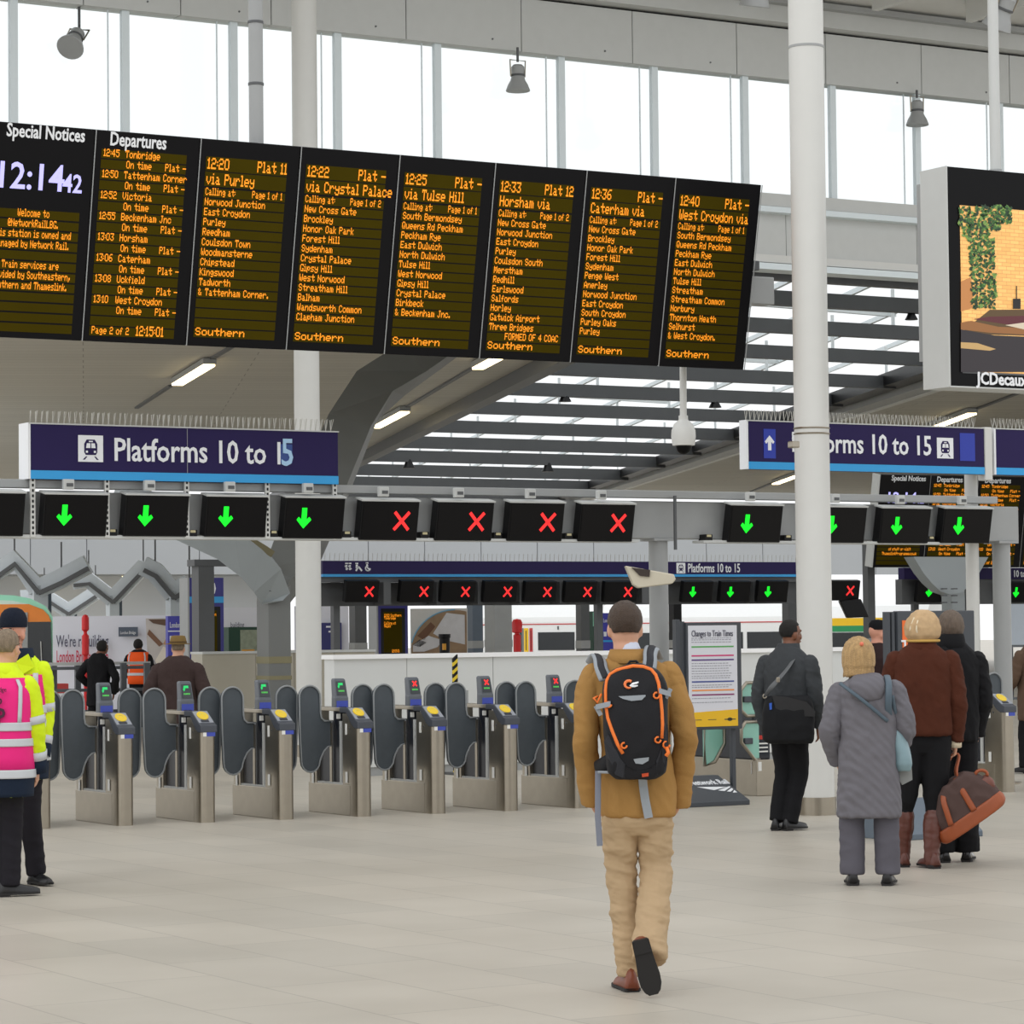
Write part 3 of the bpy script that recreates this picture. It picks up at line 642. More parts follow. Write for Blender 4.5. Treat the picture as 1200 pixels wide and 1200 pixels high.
# ------------------------------------------------------------------ ticket gates
FLAP = mat('flap_rubber', (76,83,89), .55, var=.14, scale=14); FTRIM = mat('flap_edge', (150,154,156), .4)
HEAD = mat('head_plastic', (70,74,82), .42, var=.08); DARKP = mat('dark_plastic', (34,37,46), .35, var=.12); YEL = mat('pad_yellow', (240,204,40), .4, var=.03)
BLUEL = mat('label_blue', (62,78,176), .4, var=.05); STICK = mat('white_sticker', (236,236,232), .5, var=.02)
GREENT = mat('green_text', (90,210,90), emit=.7)
def flap_poly(s):
    p = []
    cx, r = -.275, .108
    for k in range(13): a = math.pi*(1-k/12); p.append((cx+r*math.cos(a), 1.08+r*math.sin(a)))
    p += [(-.165,.93),(-.155,.885),(-.125,.86),(-.05,.855),(-.05,.63),(-.09,.62),(-.13,.585),(-.16,.53)]
    for k in range(9): a = -math.pi*k/8; p.append((-.27+.095*math.cos(a), .49+.10*math.sin(a)))
    p.append((-.378,.75))
    return [(s*u,w) for u,w in p]
def gate(name, loc, state, label, group, rz=0.):
    t = tag(empty(name, loc, rz), label, 'ticket gate', group)
    L = dict(parent=t, local=True)
    b = MB(); b.box((-.075,.16,0),(.075,1.02,.28)); b.build('plinth', STEEL, bevel=.006, **L)
    MB().box((-.062,.3,.28),(.062,1.0,.295)).build('ledge', LIGHT, **L)
    pr = [(-.075,.16),(-.075,.055)]+[(-.075+.055*(1-math.cos(a)),.055-.055*math.sin(a)) for a in (.4,.8,1.2,1.57)]+[(.075-.055*(1-math.cos(a)),.055-.055*math.sin(a)) for a in (1.57,1.2,.8,.4)]+[(.075,.055),(.075,.16)]
    autosmooth(MB().prism(pr,(0,0,0),(1,0,0),(0,1,0),.845).build('front_post', STEEL, **L), 50)
    MB().box((-.07,.14,.26),(.07,.32,.93)).build('side_panel', STEEL, bevel=.004, **L)
    MB().box((-.07,.86,.26),(.07,1.0,.95)).build('rear_post', STEEL, bevel=.004, **L)
    MB().box((-.035,.32,.29),(.035,.86,.86)).build('inner_panel', DARKP, **L)
    MB().box((-.06,.36,.29),(-.045,.40,.86)).build('steel_rib', LIGHT, **L)
    MB().box((-.06,.56,.29),(-.05,.60,.84)).build('steel_rib', STEEL, **L)
    MB().box((-.07,.3,.95),(.07,1.0,.985)).build('top_rail', STEEL, bevel=.006, **L)
    hd = MB().prism([(-.008,.80),(-.008,.862),(.03,.875),(.20,.985),(.36,.985),(.36,.94),(.225,.94),(.12,.83),(.06,.80)],(-.08,0,0),(0,1,0),(0,0,1),.16).build('reader_head', HEAD, bevel=.006, **L)
    sl = V((0,.17,.11)).normalized(); nn = V((0,-sl.z,sl.y)); c = V((0,.125,.936))+nn*.004
    MB().prism([(-.072,-.095),(.072,-.095),(.072,.085),(-.072,.085)],c-nn*.004,(1,0,0),sl,.003).build('reader_plate', mat('reader_plate',(150,154,162),.35), hd, local=True)
    MB().prism([(.053*math.cos(a*math.pi/12),.01+.062*math.sin(a*math.pi/12)) for a in range(24)],c,(1,0,0),sl,.006).build('yellow_pad', YEL, hd, local=True)
    b = MB(); 
    for k in range(8): b.bar(c+nn*.0075+V((1,0,0))*(.028*math.cos(k*.4))+sl*(.01+.03*math.sin(k*.4)), c+nn*.0075+V((1,0,0))*(.028*math.cos(k*.4+.4))+sl*(.01+.03*math.sin(k*.4+.4)), .004, .002)
    b.build('pad_mark', mat('pad_mark',(214,224,140),.4), hd, local=True)
    MB().prism([(-.045,-.088),(.03,-.088),(.03,-.055),(-.045,-.055)],c,(1,0,0),sl,.003).build('ticket_slot', DARKP, hd, local=True)
    MB().box((-.02,-.004,.765),(.062,.0,.825)).build('blue_label', BLUEL, **L); MB().box((-.055,-.003,.765),(-.022,.0,.825)).build('white_label', STICK, **L)
    for z in (.30,.74): MB().box((-.0785,.21,z),(-.0755,.25,z+.10)).build('sticker', STICK, **L)
    MB().box((-.0785,.90,.27),(-.0755,.94,.37)).build('sticker', STICK, **L); MB().cyl((-.071,.17,.80),(-.079,.17,.80),.008,n=8).build('lock', DKGREY, **L)
    # display on its pole
    PY = .50
    MB().lathe([(.034,.29),(.034,.76),(.05,.83),(.062,.87),(.064,.99),(.0,.99)],(0,PY,0),20).build('display_pole', DARKP, smooth='auto', **L)
    dh = MB().rings([[V((sx*w,PY+sy*d+o,z)) for sx,sy in ((-1,-1),(1,-1),(1,1),(-1,1))] for z,w,d,o in ((.96,.068,.045,0),(1.07,.066,.045,.0),(1.09,.062,.045,.005),(1.235,.056,.038,.035),(1.25,.048,.03,.04))]).build('display_head', mat('display_shell',(96,101,108),.4), bevel=.006, **L)
    f = lambda u,v: V((u*.058, PY-.045+.042*v-.0015, 1.095+.14*v))
    MB().quad(f(-.85,.02),f(.85,.02),f(.80,.92),f(-.80,.92)).build('display_face', mat('display_face',(56,62,66),.3), dh, local=True)
    MB().box((-.058,PY-.048,.985),(.058,PY-.044,1.045)).build('blue_label', BLUEL, dh, local=True)
    MB().box((-.066,PY-.07,.88),(-.03,PY-.056,.925)).build('white_button', STICK, **L)
    g = lambda u,v: f(u,v)+V((0,-.002,0))
    if state == 'r':
        b = MB()
        for s in (1,-1): b.quad(g(-.30-.1,.68-.17*s+.03*s),g(-.30+.1,.68-.17*s-.03*s),g(.55+.1-.12,.68+.17*s-.03*s),g(.55-.1-.12,.68+.17*s+.03*s))
        b.build('red_cross', CROSSR, dh, local=True)
    elif state == 'g':
        b = MB(); b.quad(g(-.5,.75),g(-.5,.50),g(-.3,.50),g(-.3,.75)); b.quad(g(-.45,.82),g(-.45,.66),g(.35,.66),g(.35,.82)); b.quad(g(-.62,.62),g(-.5,.45),g(-.2,.6),g(-.3,.68))
        b.build('green_arrow', mat('display_green',(40,210,110), emit=.8), dh, local=True)
    b = MB()
    for k in range(6): b.quad(g(-.55+.18*k,.24),g(-.43+.18*k,.24),g(-.43+.18*k,.34),g(-.55+.18*k,.34))
    b.build('display_text', GREENT, dh, local=True)
    for s in (1,-1):
        fl = MB().prism(flap_poly(s),(0,.585,0),(1,0,0),(0,0,1),-.026*1).build('flap', FLAP, bevel=.004, **L)
        p = [V((u,.572,w)) for u,w in flap_poly(s)]
        MB().tube(p,.0085,6,closed=True,cap=False).build('flap_edge', FTRIM, fl, local=True)
    return t
gl = ['ticket gate nearest the two staff in pink vests, partly hidden by them','ticket gate in front of the person in the black coat','ticket gate in front of the person in the tan hat',
 'ticket gate standing before the dark tree column','green lit ticket gate just right of the tall white column','red lit ticket gate left of the striped tape post','red lit ticket gate right of the striped tape post','red lit ticket gate at the left elbow of the person in the tan jacket']
corner = [(61,971.5),(158,968),(254,965),(346,961.5),(437,958.5),(524,955),(609,951),(691,947.5)]
for i,((px,py),lb) in enumerate(zip(corner,gl)):
    a = at(px,py,z=0)
    gy = 23.78-.115*(a.x-10.06)
    gx = at(px,py-40,y=gy).x-.075
    gate('ticket_gate', (gx,gy,0), 'g' if i < 5 else 'r', lb, 'ticket gates of the front line')
a = at(1192,928,z=0); gate('ticket_gate', (a.x-.075,a.y,0), 'g', 'ticket gate at the right edge beside the sign post', 'ticket gates of the front line')
a = at(848,930,z=0); gate('ticket_gate', (a.x-.075,a.y+.9,0), 'g', 'ticket gate standing behind the poster stand', 'ticket gates of the front line')
# wide gate with pale green glass leaves
TEAL = mat('teal_glass', (150,205,188), .15, var=.03)
a = at(911,932,z=0)
t = tag(empty('wide_gate', (a.x-.13,a.y,0)), 'wide access gate with pale green leaves in steel loops beside the poster stand', 'ticket gate')
L = dict(parent=t, local=True)
MB().box((-.12,0,0),(.13,1.3,.36)).build('plinth', STEEL, bevel=.006, **L); MB().box((-.09,.1,.36),(.12,1.2,1.02)).build('cabinet', DARKP, bevel=.01, **L)
MB().box((-.13,.08,.22),(-.09,.082,.34)).build('sticker', STICK, **L); MB().box((-.1,-.004,.25),(-.06,0,.34)).build('sticker', STICK, **L)
MB().box((-.06,.096,.40),(.1,.1,.62)).build('notice', mat('dark_notice',(30,36,46)), **L)
b = MB(); [b.box((-.05,.094,.43+.04*k),(.09,.096,.445+.04*k)) for k in range(3)]; b.build('notice_lines', STICK, **L)
b = MB(); b.box((-.03,.094,.56),(.06,.096,.60)); b.build('notice_mark', mat('notice_red',(200,50,40)), **L)
for z0,z1 in ((.80,1.13),(.36,.74)):
    c = -.05
    if z0 > .5: pl = [(c,z0),(c-.15,z0),(c-.22,z0+.06),(c-.22,z1-.07),(c-.15,z1),(c,z1)]
    else: pl = [(c,z0),(c-.06,z0),(c-.22,z0+.18),(c-.22,z1-.07),(c-.17,z1),(c,z1)]
    g_ = MB().prism(pl,(0,.05,0),(1,0,0),(0,0,1),-.02).build('leaf', TEAL, **L)
    MB().tube([V((u,.04,w)) for u,w in pl],.018,8,cap=True).build('steel_loop', STEEL, g_, smooth=True, local=True)
    MB().box((c-.19,.02,(z0+z1)/2-.03),(c-.09,.06,(z0+z1)/2+.03)).build('hinge_block', HEAD, g_, bevel=.008, local=True)
c = -.05-.36
pl = [(c-.12,.30),(c+.0,.34),(c+.12,.52),(c+.12,.70),(c+.06,.76),(c-.12,.76)]
g_ = MB().prism(pl,(0,.32,0),(1,0,0),(0,0,1),-.02).build('leaf', TEAL, **L); MB().tube([V((u,.31,w)) for u,w in pl],.018,8,closed=True,cap=False).build('steel_loop', STEEL, g_, smooth=True, local=True)
# ------------------------------------------------------------------ poster stands
GRAPH = mat('graphite_paint', (66,70,76), .45, var=.06); PAPER = mat('poster_paper', (222,223,230), .5, var=.01)
a1 = at(879,943,z=0); yp = a1.y; a0 = at(802,943,y=yp)
t = tag(empty('poster_stand', ((a0.x+a1.x)/2,yp,0)), 'graphite poster stand about train times with a sloping white lettered foot', 'poster stand')
W_ = a1.x-a0.x
def plate(x0,x1,y,parent,h=.26,dp=.62):
    return MB().prism([(0,0),(0,.045),(dp*.85,h),(dp,h),(dp,0)],(x0,y,0),(0,1,0),(0,0,1),(x1-x0)).build('sloping_foot', GRAPH, parent, bevel=.006)
pf = plate(a0.x,a1.x,yp,t)
sl = V((0,.527,.215)).normalized(); nn = V((0,-sl.z,sl.y)); O = V((a0.x,yp,.045))
nx = at(813,920,y=yp+.3).x-a0.x; text('Network Rail', .14, O+UX*nx+sl*.37+nn*.002, UX, sl, SIGNW, 'foot_lettering', pf, bold=.002, fit=at(858,920,y=yp+.3).x-a0.x-nx)
O = O+UX*(nx-.02); b = MB(); b.prism([(.06,.32),(.38,.30),(.20,.24)],O+nn*.002,UX,sl,.002); b.prism([(.24,.23),(.42,.31),(.42,.29),(.30,.21)],O+nn*.002,UX,sl,.002)
b.prism([(.32,.20),(.42,.27),(.42,.24),(.36,.19)],O+nn*.002,UX,sl,.002); b.prism([(.37,.17),(.42,.17),(.42,.22)],O+nn*.002,UX,sl,.002); b.build('foot_emblem', SIGNW, pf)
yb = yp+.36
b0, b1, bt, bb = at(804,730,y=yb), at(868.5,733,y=yb), at(804,729.5,y=yb).z, at(804,856,y=yb).z
fr = MB().box((b0.x,yb,bb),(b1.x,yb+.06,bt)).build('poster_frame', GRAPH, t, bevel=.008)
MB().box((b0.x-.10,yb+.02,.1),(b0.x-.055,yb+.09,bt+.03)).build('upright', GRAPH, t, bevel=.006); MB().box((b0.x-.055,yb+.03,bb),(b0.x,yb+.06,bt+.01)).build('side_rail', GRAPH, t)
MB().box((b1.x-.09,yb+.05,.1),(b1.x-.045,yb+.1,bt)).build('upright', GRAPH, t, bevel=.006)
px0, px1, pz0, pz1 = b0.x+.02, b1.x-.055, bb+.03, bt-.03
pp_ = MB().box((px0,yb-.004,pz0),(px1,yb,pz1)).build('poster', PAPER, fr); PW, PH = px1-px0, pz1-pz0
text('Changes to Train Times', .085, (px0+.035,yb-.006,pz1-.105), UX, UZ, mat('poster_ink',(80,80,96),.5), 'poster_title', fr, fit=PW-.085)
for v,cl in ((.21,(92,170,90)),(.298,(206,60,120)),(.34,(92,64,130)),(.555,(70,84,150)),(.64,(240,150,70)),(.685,(140,60,110))):
    MB().box((px0+.035,yb-.006,pz1-PH*v-.008),(px1-.04,yb-.004,pz1-PH*v+.006)).build('poster_stripe', mat('stripe_%d_%d'%(cl[0],cl[2]),cl,.5,var=.02), fr)
b = MB(); rnd = random.Random(5)
for v in (.125,.142,.165,.375,.40,.425,.45,.475,.50,.52,.59,.61,.72,.76):
    x = px0+.035
    while x < px1-.07-rnd.random()*.05:
        w = rnd.uniform(.012,.035); b.box((x,yb-.0055,pz1-PH*v-.004),(x+w,yb-.004,pz1-PH*v+.003)); x += w+.008
b.build('poster_text', mat('poster_grey',(150,150,160),.5), fr)
MB().prism([(0,0),(PW,0),(PW,PH*.165),(0,PH*.14)],(px0,yb-.0045,pz0),UX,UZ,.002).build('yellow_band', mat('poster_yellow',(240,190,30),.5,var=.02), fr)
b = MB(); b.prism([(PW*.72,.06),(PW*.95,.06),(PW*.95,.07),(PW*.72,.07)],(px0,yb-.007,pz0),UX,UZ,.001); b.prism([(PW*.83+.03*math.cos(k*.524),.065+.018*math.sin(k*.524)) for k in range(12)],(px0,yb-.007,pz0),UX,UZ,.001)
b.prism([(PW*.1,.063),(PW*.25,.063),(PW*.25,.069),(PW*.1,.069)],(px0,yb-.007,pz0),UX,UZ,.001); b.prism([(PW*.38,.063),(PW*.55,.063),(PW*.55,.069),(PW*.38,.069)],(px0,yb-.007,pz0),UX,UZ,.001); b.build('band_marks', mat('poster_ink2',(90,86,60),.5), fr)
# orange poster stand behind the group on the right
a1 = at(1152,980,z=0); yp = a1.y; a0 = at(1053,982,y=yp)
t = tag(empty('poster_stand', ((a0.x+a1.x)/2,yp,0)), 'graphite poster stand with an orange poster behind the standing group', 'poster stand')
pf = MB().prism([(0,0),(0,.045),(.35,.30),(.45,.30),(.45,0)],(a0.x,yp,0),(0,1,0),(0,0,1),(a1.x-a0.x)).build('sloping_foot', mat('slate_blue_paint',(92,104,116),.45,var=.06), t, bevel=.006)
yb = yp+.36; q0, q1 = at(1052,720,y=yb), at(1142,722,y=yb); bt = at(1052,716,y=yb).z; bb = .85
fr = MB().box((q0.x,yb,bb),(q1.x,yb+.07,bt)).build('poster_frame', GRAPH, t, bevel=.008)
for p in (1038.5,1044,1049): 
    q = at(p,740,y=yb+.05); MB().box((q.x-.012,yb+.02,.1),(q.x+.016,yb+.08,at(p,717,y=yb).z)).build('upright', GRAPH, t)
o0 = at(1057,726,y=yb); MB().box((o0.x,yb-.004,bb+.08),(at(1108,740,y=yb).x,yb,at(1057,727,y=yb).z)).build('poster', mat('poster_orange',(236,112,44),.5,var=.03), fr)
q = at(1056,762,y=yb); text('Ticket', .115, (q.x,yb-.006,q.z), UX, UZ, SIGNW, 'poster_lettering', fr, bold=.003)
# ------------------------------------------------------------------ tree columns of the canopies
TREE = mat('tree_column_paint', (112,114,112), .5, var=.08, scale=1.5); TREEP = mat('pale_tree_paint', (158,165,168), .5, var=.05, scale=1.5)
def limb(b, pts, ws, dp):
    """box-section limb through (px,py,distance) points"""
    c = [at(px,py,d=d) for px,py,d in pts]; R = []
    for i,p in enumerate(c):
        t = ((c[i+1] if i+1 < len(c) else p) - (c[i-1] if i else p)).normalized()
        s = t.cross(V((.5,.86,0))); s.normalize(); q = s.cross(t).normalized()
        w = ws[i] if isinstance(ws, (list,tuple)) else ws
        R.append([p+s*w/2*a+q*dp/2*e for a,e in ((1,1),(1,-1),(-1,-1),(-1,1))])
    b.rings(R); return b
TC = at(321,760,d=42.6)
t = struct(empty('trim_tree_column', (TC.x,TC.y,0)), 'dark tree column with branching arms under the left platform sign', 'column')
MB().box((TC.x-.18,TC.y-.21,0),(TC.x+.18,TC.y+.21,2.5)).build('trunk', TREE, t, bevel=.015)
for z,h in ((1.22,.1),(.98,.06)): MB().box((TC.x-.185,TC.y-.215,z),(TC.x+.185,TC.y+.215,z+h)).build('trunk_band', mat('drab_band',(128,122,92),.5), t)
limb(MB(), [(321,704,42.6),(322,690,42.7),(336,664,43.2),(356,628,44),(385,560,46),(405,512,47.5),(430,464,49.5),(470,434,51),(517,402,53),(600,345,56.5)], [.30,.44,.62,.7,.72,.72,.70,.68,.66,.6], .62).build('branch', TREE, t)
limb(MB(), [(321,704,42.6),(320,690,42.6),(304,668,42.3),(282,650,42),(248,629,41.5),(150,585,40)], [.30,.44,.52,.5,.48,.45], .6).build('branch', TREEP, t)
b = MB()
for k in range(3):
    for s in (-1,1): 
        q = at(315+s*5,687-k*-5-4,d=42.2)
        b.box((q.x-.03,TC.y-.33,q.z),(q.x+.03,TC.y-.3,q.z+.02))
b.build('bolt_plate', DKGREY, t)
limb(MB(), [(312,652,42.4),(276,630,42.1)], .26, .3).build('branch_web', mat('web_olive',(120,112,84),.6), t)
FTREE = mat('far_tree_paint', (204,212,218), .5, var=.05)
for i,(cx,cy,d,w,arms) in enumerate((
   (45,686,95,.50,[[(45,690),(17,656),(-30,690)],[(45,690),(72,678),(103,661)]]),
   (80,714,125,.42,[[(80,716),(52,698),(25,700)],[(80,716),(112,695)]]),
   (132,698,115,.42,[[(132,702),(104,680),(86,682)],[(132,702),(168,664),(184,672)]]),
   (204,692,92,.42,[[(204,696),(182,670),(168,663)],[(204,696),(222,684)]]))):
    a = at(cx,cy,d=d)
    t = struct(empty('trim_tree_column', (a.x,a.y,0)), ['pale branching column right above the green fronted train','small branching column above the white hoarding, second of the far four','thin branching column between the two far hanging hall frames','branching column rising above the blue station name sign'][i], 'column')
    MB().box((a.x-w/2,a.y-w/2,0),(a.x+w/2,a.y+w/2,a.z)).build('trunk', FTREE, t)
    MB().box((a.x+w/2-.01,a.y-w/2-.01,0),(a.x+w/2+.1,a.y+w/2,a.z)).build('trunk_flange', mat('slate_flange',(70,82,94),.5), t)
    for ar in arms: limb(MB(), [(x,y,d) for x,y in ar], .62, .45).build('branch', FTREE, t); limb(MB(), [(x+1,y+5*95/d,d-.2) for x,y in ar], .14, .4).build('branch_shade', DKGREY, t)  # dark strip paints shade along the underside of each arm
    for ar in arms:
        n_ = ar[1]; q = at(n_[0],n_[1],d=d); MB().cyl(q,(q.x,q.y,q.z+1.2),.03,n=6).build('hanger_rod', DKGREY, t)
for pa,pb in (((62,686),(95,684)),((144,687),(159,687))):
    t = tag(empty('strip_light', at(*pa,y=142.5)), 'far strip light glowing under the pale ceiling above the white hoarding', 'light', 'far strip lights above the hoarding')
    a,b_ = at(*pa,y=142.5), at(*pb,y=142.5); a.z = b_.z = 4.6; MB().bar(a,b_,.2,.1).build('tube', TUBE, t); MB().bar(a+V((0,0,.08)),b_+V((0,0,.08)),.24,.06).build('housing', GREY, t)
# plain dark and pale columns seen over the low wall
for i,(p0,p1,d,top,m,lb) in enumerate(((409,430,62,2.9,DKGREY,'dark column left of the blue departure totem'),(547,566,66,2.9,mat('slate_blue_col',(96,108,122),.5),'slate blue column right of the mural picture'),
   (568,600,70,2.9,GREY,'broad grey column left of the red beacon behind the low wall'),(675,691,62,2.9,DKGREY,'dark column left of the head of the person in the tan jacket'),(917,934,60,2.9,DKGREY,'dark column just left of the front white column'),
   (1012,1026,58,3.4,DKGREY,'dark column behind the grey haired woman'),(784,799,60,2.9,BLACK,'black column behind the poster stand frame'),(1130,1146,60,3.2,DKGREY,'dark column right of the rounded grey column head'))):
    a, b_ = at((p0+p1)/2,740,d=d), at(p1,740,d=d); w = (p1-p0)/3400*d/1.37
    t = struct(empty('trim_post', (a.x,a.y,0)), lb, 'column'); MB().box((a.x-w/2,a.y-w/2,0),(a.x+w/2,a.y+w/2,top)).build('shaft', m, t); MB().box((a.x-w/2-.01,a.y-w/2-.01,1.25),(a.x+w/2+.01,a.y+w/2+.01,1.42)).build('grey_band', GREY, t)
q = at(1117,700,d=57)
t = struct(empty('trim_tree_column', (q.x,q.y,0)), 'grey column with a rounded bracket head below the far clock board', 'column')
MB().box((q.x-.16,q.y-.16,0),(q.x+.16,q.y+.16,2.5)).build('trunk', TREEP, t)
a = at(1106,697,d=56.6); sc_ = 56.6/3400/.8625
MB().prism([(u*sc_,v*sc_) for u,v in ((-46,38),(50,38),(38,22),(27,10),(14,2),(0,0),(-12,3),(-24,12),(-34,22))],(a.x,a.y-.2,a.z),UX,UZ,-.3).build('bracket_head', TREEP, t)
b = MB()
for k in range(3):
    for s in (0,1): c = at(1104+s*12,690-k*-8,d=56.3); b.box((c.x-.05,c.y-.1,c.z-.012),(c.x+.05,c.y-.02,c.z+.012))
b.build('bolt', DKGREY, t)
# ------------------------------------------------------------------ low walls
WALLP = mat('gloss_wall_panel', (214,216,214), .35, var=.02); BEIGE = mat('beige_wall_panel', (176,170,154), .5, var=.05)
r = struct(empty('wall_low', (18,30,0)), 'low glossy white wall behind the ticket gates', 'wall')
xx = at(391,764,y=30).x; edges = [xx]+[at(p,800,y=30).x for p in (477,578,690,800,905,1005,1090)]
for a, b_ in zip(edges[:-1],edges[1:]): MB().box((a+.004,30,.1),(b_-.004,30.25,1.36)).build('wall_panel', WALLP, r)
MB().box((edges[0],30.02,0),(edges[-1],30.23,.1)).build('plinth', GREY, r); MB().box((edges[0]-.02,29.97,1.36),(edges[-1],30.28,1.41)).build('coping', mat('white_coping',(250,250,250),.3,var=.01), r)
r = struct(empty('wall_barrier', (18.5,39.5,0)), 'beige barrier wall behind the dark tree column', 'wall')
e = [at(p,800,y=39.5).x for p in (237,300,345,392,440)]
for a, b_ in zip(e[:-1],e[1:]): MB().box((a+.004,39.5,.06),(b_-.004,39.9,1.36)).build('wall_panel', BEIGE, r)
MB().box((e[0],39.48,1.36),(e[-1],39.92,1.395)).build('coping', LIGHT, r); MB().box((e[0],39.55,0),(e[-1],39.85,.06)).build('plinth', DKGREY, r)
# striped post
q = at(534,800,y=29.6)
t = tag(empty('striped_post', (q.x,29.6,0)), 'thin yellow and black striped post in front of the low white wall', 'post')
b1, b2 = MB(), MB(); 
for k in range(30): (b1 if k % 2 else b2).prism([(-.03,0),(.03,.05),(.03,.095),(-.03,.045)],(q.x,29.6,.0+.045*k),UX,UZ,-.03)
b1.build('black_stripes', BLACK, t); b2.build('yellow_stripes', mat('hazard_yellow',(226,196,40),.5), t); MB().box((q.x-.1,29.45,0),(q.x+.1,29.72,.03)).build('foot', DKGREY, t)
b2 = MB(); b2.box((q.x+.04,29.55,.72),(q.x+.14,29.62,.98)); b2.build('box', GREY, t)
# ------------------------------------------------------------------ second gate line gantry
Y2 = 43.6
G2 = tag(empty('sign_gantry', (26,Y2,0)), 'far gantry with a long thin navy sign band behind the ticket gates', 'gantry')
x0, x1 = at(375,660,y=Y2).x, at(962,660,y=Y2).x; x2, x3 = at(1056,668,y=Y2+4).x, at(1230,668,y=Y2+4).x
MB().box((x0,Y2-.1,2.635),(x1,Y2+.1,2.86)).build('sign_band', NAVY, G2); MB().box((x0,Y2-.104,2.59),(x1,Y2+.1,2.635)).build('blue_stripe', CYAN, G2)
MB().box((x0,Y2-.02,2.5),(x1,Y2+.2,2.59)).build('beam', DKGREY, G2); MB().box((x0,Y2+.25,2.1),(x1,Y2+.3,2.5)).build('rear_panel', DKGREY, G2)
MB().box((x2,Y2+3.9,2.62),(x3,Y2+4.1,2.86)).build('sign_band', NAVY, G2); MB().box((x2,Y2+3.98,2.1),(x3,Y2+4.2,2.62)).build('rear_panel', DKGREY, G2); 
for p in (392,700,940): q = at(p,690,y=Y2+.4); MB().box((q.x-.06,Y2+.32,0),(q.x+.06,Y2+.44,2.6)).build('post', DKGREY, G2)
for p in (1072,1215): q = at(p,690,y=Y2+4.3); MB().box((q.x-.06,Y2+4.25,0),(q.x+.06,Y2+4.37,2.6)).build('post', DKGREY, G2)
b = MB(); x = x0
while x < x1: b.tube([(x,Y2,2.86),(x+.01,Y2,2.99)],.005,4); x += .09
b.build('bird_spikes', SPIKE, G2)
q = at(812.5,669.5,y=Y2-.11); train_icon((at(793,672,y=Y2-.11).x,Y2-.102,at(793,672,y=Y2-.11).z),UX,UZ,.19,G2)
q = at(806,670.5,y=Y2-.11); text('Platforms 10 to 15',.225,(q.x,Y2-.104,q.z),UX,UZ,SIGNW,'sign_lettering',G2,bold=.003,fit=at(867,671,y=Y2-.11).x-q.x)
q = at(1187,676,y=Y2+3.9); text('10 to 15',.2,(q.x,Y2+3.894,q.z),UX,UZ,SIGNW,'sign_lettering',G2,bold=.004,sx=.8)
b = MB(); 
def pt(px,py): q = at(px,py,y=Y2-.102); return V((q.x,Y2-.104,q.z))
for k in (406,410): b.tube([pt(k,659.5),pt(k,661)],.028,6); b.bar(pt(k,662),pt(k,668),.03,.004,(0,1,0)); b.bar(pt(k-2,663),pt(k+2,667),.016,.004,(0,1,0))
b.bar(pt(417,669),pt(420,664),.03,.004,(0,1,0)); b.bar(pt(420,664),pt(424,669),.03,.004,(0,1,0)); b.tube([pt(418,659.5),pt(418,661)],.028,6); b.bar(pt(418,661.5),pt(418,666),.04,.004,(0,1,0))
b.tube([pt(431+2.8*math.cos(k*.6),666+2.8*math.sin(k*.6)) for k in range(9)],.012,4); b.tube([pt(430,659),pt(430,660.4)],.026,6); b.bar(pt(430,661),pt(430,665),.03,.004,(0,1,0)); b.bar(pt(430,665),pt(434,668),.022,.004,(0,1,0))
b.build('facility_symbols', SIGNW, G2)
l2 = ['first far red cross screen, left of the blue departure totem','far red cross screen directly right of the blue totem','far red cross screen above the mural picture','far red cross screen above the broad grey column','far red cross screen above the red beacon','far red cross screen left of the head in the middle','far red cross screen above the head of the person in the tan jacket',
 'far green arrow screen just right of the grey gantry post','far green arrow screen above the poster about train times, middle of its three','far green arrow screen left of the front white column','far red cross screen right of the front white column','far green arrow screen above the rounded grey column head','far green arrow screen at the right edge of the picture']
for nm,(p0,p1,t_,b_,k,yy) in zip(l2,[(404,443,680,706,'r',0),(468,507,680,706,'r',0),(516,556,680.5,706,'r',0),(566,605,680.5,706,'r',0),(614,651,681,706,'r',0),(661,698,681,706,'r',0),(707,746,681,706,'r',0),(799,834,681,706,'g',0),(843,878,681,706,'g',0),(887,922,680.5,706,'g',0),(968,1006,680,704,'r',0),(1074,1114,680,706,'g',4),(1176,1216,682,706,'g',4)]):
    lane_screen(p0,p1,t_,b_,Y2-.2+yy,k,nm,'lane screens on the far gantry',cap=False)
for p in (450,512,560,609,656,703,752,840,883): q = at(p,697,y=Y2); MB().box((q.x-.07,Y2-.12,2.12),(q.x+.07,Y2+.2,2.5)).build('junction_box', DKGREY, G2)
# far clock board
a = at(1032,556,d=57); e2 = [a.x, at(1091,560,y=a.y).x, at(1147,563,y=a.y).x, at(1204,566,y=a.y).x, at(1262,570,y=a.y).x]
departure_board(e2, a.y, a.z, at(1024,665,y=a.y+.35).z, .3, [('n',['','','','','','','','','of staff or visit','ThameslinkProgramme.co.uk']),('d',deps,'Page 1 of 2'),('d',deps,'Page 2 of 2'),('d',deps,'Page 2 of 2')], 'far departure board with a lilac clock behind the gantry', small=True)
